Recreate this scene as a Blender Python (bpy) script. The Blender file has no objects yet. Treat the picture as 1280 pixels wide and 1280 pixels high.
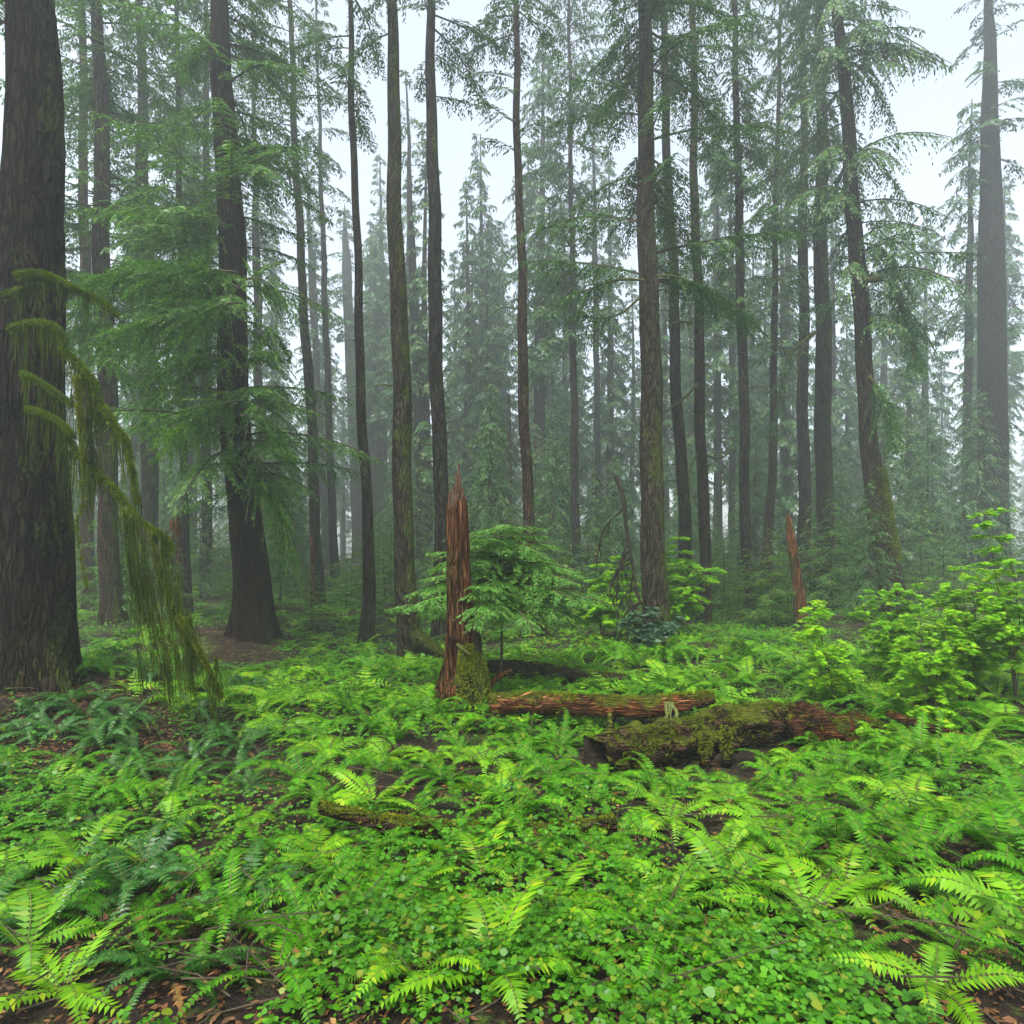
import bpy, math
import numpy as np

rng = np.random.default_rng(11)
# ------------------------------------------------------------------ frame of reference
F, HX, HY, CZ = 800.0, 640.0, 690.0, 2.4


def W(px, py, Y):
    """The point at distance Y that lies behind a measured direction of the photograph."""
    return np.array([(px - HX) / F * Y, Y, CZ + (HY - py) / F * Y])


scene = bpy.context.scene
COL = scene.collection


# ------------------------------------------------------------------ mesh building
class MB:
    def __init__(self):
        self.V, self.Q, self.n = [], [], 0

    def add(self, v, f, m=0):
        v = np.asarray(v, dtype=np.float32).reshape(-1, 3)
        f = np.asarray(f, dtype=np.int32)
        if len(f) == 0:
            return self
        self.V.append(v)
        self.Q.append((f + self.n, m))
        self.n += len(v)
        return self

    def mesh(self, name, mats, smooth=False):
        me = bpy.data.meshes.new(name)
        V = np.concatenate(self.V)
        tot = np.concatenate([np.full(len(f), f.shape[1], np.int32) for f, _ in self.Q])
        idx = np.concatenate([f.ravel() for f, _ in self.Q])
        mi = np.concatenate([np.full(len(f), m, np.int32) for f, m in self.Q])
        start = np.concatenate([[0], np.cumsum(tot)[:-1]]).astype(np.int32)
        me.vertices.add(len(V))
        me.vertices.foreach_set('co', V.ravel())
        me.loops.add(len(idx))
        me.loops.foreach_set('vertex_index', idx)
        me.polygons.add(len(tot))
        me.polygons.foreach_set('loop_start', start)
        me.polygons.foreach_set('loop_total', tot)
        for m in mats:
            me.materials.append(m)
        me.polygons.foreach_set('material_index', mi)
        me.polygons.foreach_set('use_smooth', np.full(len(tot), smooth))
        me.update(calc_edges=True)
        return me

    def build(self, name, mats, parent=None, smooth=False, loc=(0, 0, 0)):
        if not isinstance(mats, (list, tuple)):
            mats = [mats]
        o = bpy.data.objects.new(name, self.mesh(name, mats, smooth))
        COL.objects.link(o)
        if parent is not None:
            o.parent = parent
        o.location = loc
        return o


def tag(o, label=None, cat=None, group=None, kind=None):
    if label:
        o['label'] = label
    if cat:
        o['category'] = cat
    if group:
        o['group'] = group
    if kind:
        o['kind'] = kind
    return o


def empty(name, loc, label, cat, group=None):
    o = bpy.data.objects.new(name, None)
    o.empty_display_size = 0.2
    COL.objects.link(o)
    o.location = loc
    return tag(o, label, cat, group)


def copy_tree(o, parent=None):
    c = o.copy()
    COL.objects.link(c)
    if parent is not None:
        c.parent = parent
    for ch in list(o.children):
        copy_tree(ch, c)
    return c


def unit(a):
    return a / np.maximum(np.linalg.norm(a, axis=-1, keepdims=True), 1e-9)


# ------------------------------------------------------------------ noise
def _h(ix, iy, iz, s):
    n = (ix * 374761393 + iy * 668265263 + iz * 1274126177 + s * 974711) & 0xffffffff
    n = ((n ^ (n >> 13)) * 1274126177) & 0xffffffff
    return ((n ^ (n >> 16)) & 0xffff) / 65535.0


def vnoise(p, s=0):
    p = np.asarray(p, float)
    i = np.floor(p).astype(np.int64)
    f = p - i
    f = f * f * (3 - 2 * f)
    r = 0
    for a in (0, 1):
        wa = f[..., 0] if a else 1 - f[..., 0]
        for b in (0, 1):
            wb = f[..., 1] if b else 1 - f[..., 1]
            for c in (0, 1):
                wc = f[..., 2] if c else 1 - f[..., 2]
                r = r + wa * wb * wc * _h(i[..., 0] + a, i[..., 1] + b, i[..., 2] + c, s)
    return r


def fbm(p, octaves=4, s=0):
    p = np.asarray(p, float)
    r, amp, tot = 0, 1.0, 0
    for o in range(octaves):
        r = r + amp * vnoise(p * 2 ** o, s + o * 17)
        tot += amp
        amp *= .5
    return r / tot


# ------------------------------------------------------------------ materials
def nodes_of(name):
    m = bpy.data.materials.new(name)
    m.use_nodes = True
    nt = m.node_tree
    for n in list(nt.nodes):
        nt.nodes.remove(n)
    out = nt.nodes.new('ShaderNodeOutputMaterial')
    return m, nt, out


def N(nt, typ, **kw):
    n = nt.nodes.new(typ)
    for k, v in kw.items():
        if k in n.inputs:
            n.inputs[k].default_value = v
        else:
            setattr(n, k, v)
    return n


def ramp(nt, src, stops, interp='LINEAR'):
    r = nt.nodes.new('ShaderNodeValToRGB')
    r.color_ramp.interpolation = interp
    els = r.color_ramp.elements
    while len(els) < len(stops):
        els.new(0.5)
    for e, (p, c) in zip(els, stops):
        e.position = p
        e.color = (*c, 1) if len(c) == 3 else c
    nt.links.new(src, r.inputs['Fac'])
    return r.outputs['Color']


def mixc(nt, fac, a, b, mode='MIX'):
    m = nt.nodes.new('ShaderNodeMix')
    m.data_type = 'RGBA'
    m.blend_type = mode
    for sock, v in ((m.inputs[0], fac), (m.inputs[6], a), (m.inputs[7], b)):
        if hasattr(v, 'is_linked'):
            nt.links.new(v, sock)
        elif isinstance(v, (int, float)):
            sock.default_value = v
        else:
            sock.default_value = (*v, 1)
    return m.outputs[2]


def math_n(nt, op, a, b=0.0, clamp=False):
    m = nt.nodes.new('ShaderNodeMath')
    m.operation = op
    m.use_clamp = clamp
    for sock, v in ((m.inputs[0], a), (m.inputs[1], b)):
        if hasattr(v, 'is_linked'):
            nt.links.new(v, sock)
        else:
            sock.default_value = v
    return m.outputs[0]


def objco(nt, scale=(1, 1, 1)):
    tc = nt.nodes.new('ShaderNodeTexCoord')
    mp = nt.nodes.new('ShaderNodeMapping')
    mp.inputs['Scale'].default_value = scale
    nt.links.new(tc.outputs['Object'], mp.inputs['Vector'])
    return mp.outputs['Vector']


def noise(nt, vec, scale, detail=4, rough=.55):
    n = nt.nodes.new('ShaderNodeTexNoise')
    n.inputs['Scale'].default_value = scale
    n.inputs['Detail'].default_value = detail
    n.inputs['Roughness'].default_value = rough
    nt.links.new(vec, n.inputs['Vector'])
    return n.outputs['Fac']


def leaf_mat(name, c0, c1, c2=None, transl=.35, rough=.45, spec=.35, clump=1.2, p2=.93):
    """Leaves: every leaf its own tint between c0 and c1, a few of the odd tint c2."""
    m, nt, out = nodes_of(name)
    g = nt.nodes.new('ShaderNodeNewGeometry')
    stops = [(0, c0), (.75, c1)]
    if c2:
        stops = [(0, c0), (p2 - .05, c1), (p2, c2)]
    col = ramp(nt, g.outputs['Random Per Island'], stops)
    nz = noise(nt, objco(nt), clump, 2)
    v = ramp(nt, nz, [(.3, (.72, .74, .72)), (.7, (1.25, 1.22, 1.15))])
    col = mixc(nt, 1.0, col, v, 'MULTIPLY')
    oi = nt.nodes.new('ShaderNodeObjectInfo')
    ov = ramp(nt, oi.outputs['Random'], [(0, (.82, .88, .95)), (1, (1.18, 1.1, .95))])
    col = mixc(nt, 1.0, col, ov, 'MULTIPLY')
    p = N(nt, 'ShaderNodeBsdfPrincipled', Roughness=rough)
    p.inputs['Specular IOR Level'].default_value = spec
    nt.links.new(col, p.inputs['Base Color'])
    t = nt.nodes.new('ShaderNodeBsdfTranslucent')
    nt.links.new(mixc(nt, 1.0, col, (1.15, 1.2, .7), 'MULTIPLY'), t.inputs['Color'])
    mx = N(nt, 'ShaderNodeMixShader')
    mx.inputs[0].default_value = transl
    nt.links.new(p.outputs[0], mx.inputs[1])
    nt.links.new(t.outputs[0], mx.inputs[2])
    nt.links.new(mx.outputs[0], out.inputs['Surface'])
    return m


def bark_mat(name, dark, light, axis='z', moss=.35, lichen=.0, stretch=.18, scale=9.0, bump=.6, mossc=(.045, .062, .010), red=None, side=.25):
    m, nt, out = nodes_of(name)
    v = objco(nt, (1, 1, stretch) if axis == 'z' else (stretch, 1, 1))
    n1 = noise(nt, v, scale, 8, .65)
    n2 = noise(nt, v, scale * 3.1, 5, .6)
    vo = nt.nodes.new('ShaderNodeTexVoronoi')
    vo.feature = 'DISTANCE_TO_EDGE'
    vo.inputs['Scale'].default_value = scale * 1.3
    wv = nt.nodes.new('ShaderNodeVectorMath')
    wv.operation = 'ADD'
    nn = nt.nodes.new('ShaderNodeTexNoise')
    nn.inputs['Scale'].default_value = 5
    nn.inputs['Detail'].default_value = 3
    nt.links.new(v, nn.inputs['Vector'])
    sc = nt.nodes.new('ShaderNodeVectorMath')
    sc.operation = 'SCALE'
    sc.inputs['Scale'].default_value = .22
    nt.links.new(nn.outputs['Color'], sc.inputs[0])
    nt.links.new(v, wv.inputs[0])
    nt.links.new(sc.outputs[0], wv.inputs[1])
    nt.links.new(wv.outputs[0], vo.inputs['Vector'])
    crack = ramp(nt, vo.outputs['Distance'], [(0.0, (0, 0, 0)), (.20, (1, 1, 1))])
    base = ramp(nt, n1, [(.36, dark), (.66, tuple(c * 1.25 for c in light))])
    if red:
        nr = noise(nt, objco(nt, (1, 1, .4)), 1.7, 3)
        base = mixc(nt, ramp(nt, nr, [(.45, (0, 0, 0)), (.65, (1, 1, 1))]), base, red)
    base = mixc(nt, mixc(nt, 1.0, crack, (.0, .0, .0), 'ADD'), mixc(nt, 1.0, base, (.25, .23, .23), 'MULTIPLY'), base)
    if lichen > 0:
        nl = noise(nt, objco(nt, (1, 1, .8)), 38, 4, .75)
        base = mixc(nt, ramp(nt, nl, [(.64 - lichen * .1, (0, 0, 0)), (.70 - lichen * .1, (1, 1, 1))]), base, (.15, .165, .11))
    if moss > 0:
        nm = noise(nt, objco(nt, (1, 1, .5)), 2.2, 5, .7)
        nm2 = noise(nt, objco(nt, (1, 1, .6)), 22, 3, .7)
        s = math_n(nt, 'ADD', nm, math_n(nt, 'MULTIPLY', math_n(nt, 'SUBTRACT', nm2, .5), .55))
        ge = nt.nodes.new('ShaderNodeNewGeometry')
        sx = nt.nodes.new('ShaderNodeSeparateXYZ')
        nt.links.new(ge.outputs['Normal'], sx.inputs[0])
        s = math_n(nt, 'ADD', s, math_n(nt, 'MULTIPLY', sx.outputs['X'], side * .5))
        s = math_n(nt, 'ADD', s, math_n(nt, 'MULTIPLY', sx.outputs['Z'], .2))
        th = .74 - moss * .42
        fac = ramp(nt, s, [(th, (0, 0, 0)), (th + .12, (1, 1, 1))])
        mc = mixc(nt, nm2, tuple(c * .55 for c in mossc), tuple(c * 1.35 for c in mossc))
        base = mixc(nt, fac, base, mc)
    oi = nt.nodes.new('ShaderNodeObjectInfo')
    base = mixc(nt, 1.0, base, ramp(nt, oi.outputs['Random'], [(0, (.8, .82, .85)), (1, (1.2, 1.12, 1.05))]), 'MULTIPLY')
    p = N(nt, 'ShaderNodeBsdfPrincipled', Roughness=.9)
    p.inputs['Specular IOR Level'].default_value = .06
    nt.links.new(base, p.inputs['Base Color'])
    hh = math_n(nt, 'ADD', math_n(nt, 'MULTIPLY', crack, .6), math_n(nt, 'ADD', math_n(nt, 'MULTIPLY', n1, .7), math_n(nt, 'MULTIPLY', n2, .35)))
    b = N(nt, 'ShaderNodeBump', Strength=min(1.0, bump * 1.1), Distance=.09)
    nt.links.new(hh, b.inputs['Height'])
    nt.links.new(b.outputs[0], p.inputs['Normal'])
    nt.links.new(p.outputs[0], out.inputs['Surface'])
    return m


def ground_mat():
    m, nt, out = nodes_of('forest soil')
    v = objco(nt)
    big = noise(nt, v, .55, 5, .6)
    mid = noise(nt, v, 5, 6, .65)
    fine = noise(nt, v, 42, 4, .7)
    soil = ramp(nt, fine, [(.3, (.006, .004, .003)), (.6, (.022, .013, .008)), (.75, (.06, .030, .015))])
    moss = ramp(nt, fine, [(.3, (.025, .05, .006)), (.7, (.09, .14, .018))])
    f = math_n(nt, 'ADD', big, math_n(nt, 'MULTIPLY', math_n(nt, 'SUBTRACT', mid, .5), .9))
    col = mixc(nt, ramp(nt, f, [(.55, (0, 0, 0)), (.68, (1, 1, 1))]), soil, moss)
    p = N(nt, 'ShaderNodeBsdfPrincipled', Roughness=.9)
    p.inputs['Specular IOR Level'].default_value = .2
    nt.links.new(col, p.inputs['Base Color'])
    b = N(nt, 'ShaderNodeBump', Strength=.8, Distance=.06)
    nt.links.new(math_n(nt, 'ADD', fine, mid), b.inputs['Height'])
    nt.links.new(b.outputs[0], p.inputs['Normal'])
    nt.links.new(p.outputs[0], out.inputs['Surface'])
    return m


def plain_mat(name, a, b, scale=12, rough=.8, stretch=(1, 1, 1), bump=.5):
    m, nt, out = nodes_of(name)
    v = objco(nt, stretch)
    n = noise(nt, v, scale, 6, .65)
    p = N(nt, 'ShaderNodeBsdfPrincipled', Roughness=rough)
    p.inputs['Specular IOR Level'].default_value = .1
    nt.links.new(ramp(nt, n, [(.3, a), (.7, b)]), p.inputs['Base Color'])
    bn = N(nt, 'ShaderNodeBump', Strength=bump, Distance=.03)
    nt.links.new(n, bn.inputs['Height'])
    nt.links.new(bn.outputs[0], p.inputs['Normal'])
    nt.links.new(p.outputs[0], out.inputs['Surface'])
    return m


M = {}
M['ground'] = ground_mat()
M['needle'] = leaf_mat('conifer needles', (.020, .070, .012), (.055, .145, .022), (.11, .16, .025), transl=.3, clump=.8)
M['needle_grey'] = leaf_mat('grey green conifer needles', (.022, .074, .020), (.055, .145, .032), (.11, .16, .03), transl=.3, clump=.6)
M['hemlock'] = leaf_mat('fresh hemlock needles', (.030, .095, .010), (.078, .190, .018), (.13, .24, .025), transl=.38, clump=1.5)
M['hemlock_bright'] = leaf_mat('bright young hemlock needles', (.05, .15, .022), (.12, .29, .045), (.18, .33, .05), transl=.42, clump=1.5)
M['dead_frond'] = leaf_mat('withered fronds', (.06, .032, .012), (.17, .09, .03), transl=.2, rough=.8, spec=.1)
M['fern'] = leaf_mat('sword fern blades', (.030, .125, .004), (.080, .275, .005), (.15, .26, .010), transl=.38, rough=.5, spec=.15, clump=2)
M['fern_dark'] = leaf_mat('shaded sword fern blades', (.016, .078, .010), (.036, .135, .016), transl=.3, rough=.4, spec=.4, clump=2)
M['lady'] = leaf_mat('lady fern blades', (.090, .26, .004), (.165, .38, .006), (.23, .36, .01), transl=.42, rough=.5, clump=2)
M['maple'] = leaf_mat('maple leaves', (.13, .34, .006), (.26, .54, .012), (.36, .50, .02), transl=.45, rough=.45, clump=2)
M['dark_leaf'] = leaf_mat('dark shrub leaves', (.03, .075, .035), (.06, .12, .06), transl=.2, rough=.3, spec=.5, clump=2)
M['cover'] = leaf_mat('low ground leaves', (.030, .14, .004), (.085, .27, .008), (.18, .24, .015), transl=.4, rough=.45, clump=1.2)
M['moss'] = leaf_mat('moss tufts', (.055, .085, .006), (.14, .18, .012), (.20, .20, .02), transl=.3, rough=.8, spec=.1, clump=4)
M['moss_bright'] = leaf_mat('bright moss tufts', (.045, .085, .004), (.12, .19, .008), transl=.3, rough=.8, spec=.1, clump=5)
M['beard'] = leaf_mat('hanging moss strands', (.018, .038, .003), (.055, .092, .008), (.11, .135, .014), transl=.35, rough=.85, spec=.1, clump=5)
M['litter'] = leaf_mat('fallen leaves', (.05, .022, .008), (.16, .065, .02), (.26, .15, .05), transl=.1, rough=.7, clump=3)
M['spruce'] = bark_mat('mossy spruce bark', (.009, .007, .005), (.046, .037, .027), moss=.52, lichen=.35, scale=12, bump=.9)
M['grey_bark'] = bark_mat('grey brown bark', (.008, .0065, .006), (.042, .034, .028), moss=.3, lichen=.2, scale=11, bump=.9)
M['red_bark'] = bark_mat('reddish brown bark', (.012, .0075, .0055), (.058, .034, .022), moss=.32, lichen=.25, scale=11, bump=.9)
M['cedar'] = bark_mat('fibrous cedar bark', (.005, .003, .0025), (.034, .019, .013), moss=.14, stretch=.06, scale=15, red=(.050, .024, .015), bump=1.0)
M['fissured'] = bark_mat('deeply fissured bark', (.002, .0018, .0015), (.024, .018, .013), moss=.22, stretch=.22, scale=9, bump=1.0, red=(.030, .018, .013))
M['rotten'] = bark_mat('rotten red brown wood', (.018, .009, .005), (.21, .088, .040), moss=.22, stretch=.07, scale=20, bump=.9, red=(.24, .082, .030), side=-.5, mossc=(.05, .06, .012))
M['log'] = bark_mat('decayed log wood', (.008, .005, .004), (.062, .034, .024), axis='x', moss=.42, stretch=.22, scale=16, bump=1.0, mossc=(.08, .10, .010), side=0)
M['rotten_log'] = bark_mat('rotten red log wood', (.012, .007, .004), (.12, .048, .024), axis='x', moss=.34, stretch=.12, scale=18, bump=1.0, red=(.17, .055, .022), side=0, mossc=(.07, .09, .010))
M['darkwood'] = plain_mat('dark wet wood', (.005, .004, .003), (.028, .020, .015), 9)
M['twig'] = plain_mat('twig bark', (.025, .019, .013), (.075, .060, .038), 20)
M['mosstwig'] = plain_mat('mossy twig bark', (.028, .030, .010), (.075, .078, .020), 25)
M['stem'] = plain_mat('green stems', (.06, .08, .02), (.12, .14, .04), 15)

# ------------------------------------------------------------------ the ground
CTRL = [  # measured foot points: px, py, distance, reach
    (60, 838, 9.0, 1.0), (120, 882, 8.4, .8), (205, 935, 7.9, .8), (40, 935, 7.4, .8),
    (140, 778, 19, 2), (318, 785, 16.5, 1.2), (345, 818, 15.0, 1.0), (290, 835, 14.0, 1.2), (398, 755, 27, 3), (461, 811, 17.5, 1.6),
    (515, 816, 15.5, 1.5), (568, 876, 10.2, 1.5), (550, 806, 18.5, 2), (663, 794, 19, 2), (820, 792, 17, 2), (862, 778, 23, 2.5),
    (881, 780, 22, 2.5), (936, 771, 24, 2.5), (955, 757, 29, 3), (1003, 747, 30, 3), (1030, 752, 27, 3), (1115, 765, 22, 2.5),
    (1240, 738, 27, 3), (1190, 722, 32, 4), (420, 725, 38, 4), (720, 742, 33, 4), (910, 722, 44, 6), (640, 735, 40, 6), (250, 742, 32, 4),
    (760, 955, 8.5, .7), (850, 955, 8.4, .7), (940, 950, 8.4, .7), (670, 925, 8.9, .6), (1040, 930, 8.6, .7), (1120, 915, 9.0, 1.0), (1230, 850, 10.5, 1.3), (460, 890, 9.5, 1.5), (350, 920, 8.5, 1.2), (690, 860, 11.5, 1.5)]
_cp = np.array([np.append(W(a, b, c), r) for a, b, c, r in CTRL])


def gz(x, y):
    x = np.asarray(x, float)
    y = np.asarray(y, float)
    num, den = 0.0, 0.12
    for cx, cy, cz, r in _cp:
        w = np.exp(-((x - cx) ** 2 + (y - cy) ** 2) / (2 * r * r))
        num = num + w * cz
        den = den + w
    z = num / den
    p = np.stack([x * .8, y * .8, x * 0 + 3.3], -1)
    z = z + (fbm(p, 3, 5) - .5) * .22
    far = np.clip((np.hypot(x, y) - 30) / 50, 0, 1)
    return z + far * (fbm(p * .06, 2, 9) - .3) * 3.0


def axis_steps(lo, hi, fine_lo, fine_hi, d):
    a = list(np.arange(fine_lo, fine_hi, d))
    s, x = d, fine_hi
    while x < hi:
        a.append(x)
        s *= 1.22
        x += s
    a.append(hi)
    s, x, b = d, fine_lo, []
    while x > lo:
        s *= 1.22
        x -= s
        b.append(max(x, lo))
    return np.array(sorted(set(b)) + a)


gx = axis_steps(-178, 178, -12, 12, .16)
gy = axis_steps(-40, 225, 1.5, 22, .16)
GX, GY = np.meshgrid(gx, gy, indexing='ij')
GZ = gz(GX, GY)
ii = np.arange(len(gx) * len(gy)).reshape(len(gx), len(gy))
mb = MB()
mb.add(np.stack([GX, GY, GZ], -1), np.stack([ii[:-1, :-1], ii[1:, :-1], ii[1:, 1:], ii[:-1, 1:]], -1).reshape(-1, 4))
tag(mb.build('ground', M['ground'], smooth=True), kind='structure')


# ------------------------------------------------------------------ generic shapes
def tube(path, rad, seg=8, cap=True, wob=0.0, seed=0, fr=3.0):
    """A round limb along a path; wob roughens it."""
    path = np.asarray(path, float)
    rad = np.broadcast_to(np.asarray(rad, float), (len(path),))
    T = unit(np.gradient(path, axis=0))
    a = np.array([0, 0, 1.0]) if abs(T[0][2]) < .9 else np.array([1.0, 0, 0])
    U = np.zeros_like(T)
    u = unit(np.cross(a, T[0]))
    for i in range(len(T)):
        u = unit(u - T[i] * np.dot(u, T[i]))
        U[i] = u
    B = np.cross(T, U)
    th = np.linspace(0, 2 * np.pi, seg, endpoint=False)
    dirs = U[:, None] * np.cos(th)[None, :, None] + B[:, None] * np.sin(th)[None, :, None]
    R = np.repeat(rad[:, None], seg, 1)
    if wob:
        q = path[:, None] * fr + dirs * (fr * .35)
        R = R * (1 + wob * 2 * (fbm(q, 3, seed) - .5))
    V = path[:, None] + dirs * R[..., None]
    n = len(path)
    i = np.arange(n * seg).reshape(n, seg)
    f = np.stack([i[:-1], np.roll(i[:-1], -1, 1), np.roll(i[1:], -1, 1), i[1:]], -1).reshape(-1, 4)
    V = V.reshape(-1, 3)
    if cap:
        V = np.concatenate([V, path[:1], path[-1:]])
        k = n * seg
        f = np.concatenate([f, np.stack([np.full(seg, k), np.roll(i[0], -1), i[0], i[0]], -1)[:, [0, 1, 2, 2]],
                            np.stack([np.full(seg, k + 1), i[-1], np.roll(i[-1], -1), i[-1]], -1)[:, [0, 1, 2, 2]]])
        tri = f[-2 * seg:, :3]
        return V, f[:-2 * seg], tri
    return V, f, None


def add_tube(mb, path, rad, seg=8, m=0, **k):
    V, q, t = tube(path, rad, seg, **k)
    n0 = mb.n
    mb.add(V, q, m)
    if t is not None:
        mb.Q.append((t.astype(np.int32) + n0, m))
    return mb


def smooth_path(pts, n):
    """Catmull-Rom through the points."""
    p = np.asarray(pts, float)
    p = np.concatenate([[2 * p[0] - p[1]], p, [2 * p[-1] - p[-2]]])
    t = np.linspace(0, len(p) - 3 - 1e-6, n)
    i = t.astype(int)
    f = (t - i)[:, None]
    a, b, c, d = p[i], p[i + 1], p[i + 2], p[i + 3]
    return .5 * (2 * b + (c - a) * f + (2 * a - 5 * b + 4 * c - d) * f ** 2 + (3 * b - a - 3 * c + d) * f ** 3)


def blades(mb, Q, d, nrm, ln, wd, m=0, mid=.42):
    """Pointed leaf blades: base Q, direction d, facing nrm."""
    e = unit(np.cross(nrm, d))
    n = len(Q)
    V = np.empty((n, 4, 3), np.float32)
    V[:, 0] = Q
    c = Q + d * (ln * mid)[:, None]
    V[:, 1] = c + e * (wd * .5)[:, None]
    V[:, 2] = Q + d * ln[:, None]
    V[:, 3] = c - e * (wd * .5)[:, None]
    mb.add(V, np.arange(4 * n).reshape(n, 4), m)


def rep(cnt):
    idx = np.repeat(np.arange(len(cnt)), cnt)
    k = np.arange(cnt.sum()) - np.repeat(np.cumsum(cnt) - cnt, cnt)
    return idx, k


def twiglets(mb, P, D, Nn, lt, leaf, spacing, hang, r, m=0, wr=.34):
    leaf, spacing = leaf * 1.55, spacing * .78
    cnt = np.maximum(2, (lt / spacing).astype(int))
    idx, k = rep(cnt)
    for sg in (-1, 1):
        s = (k + .15 + .7 * r.random(len(k))) / cnt[idx]
        l = lt[idx]
        Q = P[idx] + D[idx] * (l * s)[:, None]
        Q[:, 2] -= hang * l * s * s
        E = np.cross(Nn[idx], D[idx])
        psi = r.uniform(.45, 1.15, len(k))[:, None]
        d = D[idx] * np.cos(psi) + E * sg * np.sin(psi)
        d[:, 2] -= .10 + hang * s * 1.3 + r.uniform(-.1, .2, len(k))
        d = unit(d)
        ll = leaf * (.65 + .7 * r.random(len(k))) * (1.15 - .5 * s)
        nn = unit(Nn[idx] + r.normal(0, .33, (len(k), 3)))
        blades(mb, Q, d, nn, ll, ll * wr, m)


def sprays(mb, P0, az, L, rise, droop, r, leaf=.055, tws=.13, spacing=.05, hang=.25, width=.40, wood=True, wr=.02, bare=.12):
    """Conifer boughs: flat drooping fans of twigs. material 0 = needles, 1 = twig bark."""
    nb = len(L)
    h = np.stack([np.cos(az), np.sin(az), np.zeros(nb)], -1)
    s_ = np.stack([-np.sin(az), np.cos(az), np.zeros(nb)], -1)
    curve = r.normal(0, .12, nb)

    def pos(i, t):
        L_ = L[i]
        p = P0[i] + h[i] * (L_ * t)[:, None] + s_[i] * (L_ * curve[i] * t * t)[:, None]
        p[:, 2] += L_ * (rise[i] * t - droop[i] * t * t)
        return p

    def tan(i, t):
        v = h[i] + s_[i] * (2 * curve[i] * t)[:, None]
        v[:, 2] += rise[i] - 2 * droop[i] * t
        return unit(v)
    cnt = np.maximum(4, (L / tws * 2).astype(int))
    idx, k = rep(cnt)
    t = bare + (1 - bare) * (k + r.random(len(k))) / cnt[idx]
    keep = r.random(len(t)) > .10
    idx, k, t = idx[keep], k[keep], t[keep]
    sg = np.where(k % 2 == 0, 1., -1.)
    P, T = pos(idx, t), tan(idx, t)
    phi = r.uniform(.75, 1.15, len(t))[:, None]
    Sd = unit(np.cross(np.cross(T, s_[idx]), T))
    D = T * np.cos(phi) + Sd * sg[:, None] * np.sin(phi)
    D[:, 2] -= hang * r.uniform(.3, 1.3, len(t))
    D = unit(D)
    lt = L[idx] * width * np.power(np.clip(1.03 - t, 0, 1), .75) * (.55 + .7 * r.random(len(t))) * np.clip(.45 + t * 2.2, 0, 1) + .05
    Nn = unit(np.cross(T, Sd))
    Nn = np.where(Nn[:, 2:3] < 0, -Nn, Nn)
    twiglets(mb, P, D, Nn, lt, leaf, spacing, hang, r)
    # the leader of the bough itself
    t2 = np.full(nb, .55)
    ib = np.arange(nb)
    twiglets(mb, pos(ib, t2), unit(pos(ib, np.ones(nb)) - pos(ib, t2)), np.tile([0, 0, 1.], (nb, 1)), L * .46, leaf, spacing, 0, r)
    if wood:
        tt = np.linspace(0, 1, 7)
        I = np.repeat(ib, 7)
        TT = np.tile(tt, nb)
        c = pos(I, TT).reshape(nb, 7, 3)
        tg = tan(I, TT).reshape(nb, 7, 3)
        u = unit(np.cross(tg, [0, 0, 1.]))
        w = np.cross(tg, u)
        rad = (L[:, None] * wr * .55 * (1 - .85 * tt)[None] + .0035)
        th = np.arange(3) * 2.0944
        V = c[:, :, None] + (u[:, :, None] * np.cos(th)[:, None] + w[:, :, None] * np.sin(th)[:, None]) * rad[..., None, None]
        i = np.arange(nb * 7 * 3).reshape(nb, 7, 3)
        f = np.stack([i[:, :-1], np.roll(i[:, :-1], -1, 2), np.roll(i[:, 1:], -1, 2), i[:, 1:]], -1).reshape(-1, 4)
        mb.add(V.reshape(-1, 3), f, 1)


def path_foliage(mb, path, r, t0=.3, leaf=.055, tws=.1, spacing=.05, hang=.5, twl=.5):
    """Twigs and needles along a bough given by its path."""
    n = len(path)
    L = np.linalg.norm(np.diff(path, axis=0), axis=1).sum()
    nt = max(6, int(L * (1 - t0) / tws * 2))
    t = t0 + (1 - t0) * (np.arange(nt) + r.random(nt)) / nt
    f = np.clip(t, 0, 1) * (n - 1.001)
    i = f.astype(int)
    P = path[i] + (path[i + 1] - path[i]) * (f - i)[:, None]
    T = unit(path[i + 1] - path[i])
    side = unit(np.cross(T, [0, 0.15, 1.0]))
    sg = np.where(np.arange(nt) % 2 == 0, 1., -1.)[:, None]
    D = unit(T * .6 + side * sg * r.uniform(.3, 1, nt)[:, None] + r.normal(0, .25, (nt, 3)) - np.array([0, 0, hang]) * r.uniform(.4, 1.4, nt)[:, None])
    Nn = unit(np.cross(D, side * sg) + r.normal(0, .3, (nt, 3)))
    lt = twl * (.5 + .7 * r.random(nt)) * (1.1 - .6 * t)
    twiglets(mb, P, D, Nn, lt, leaf, spacing, hang * .6, r)


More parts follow.
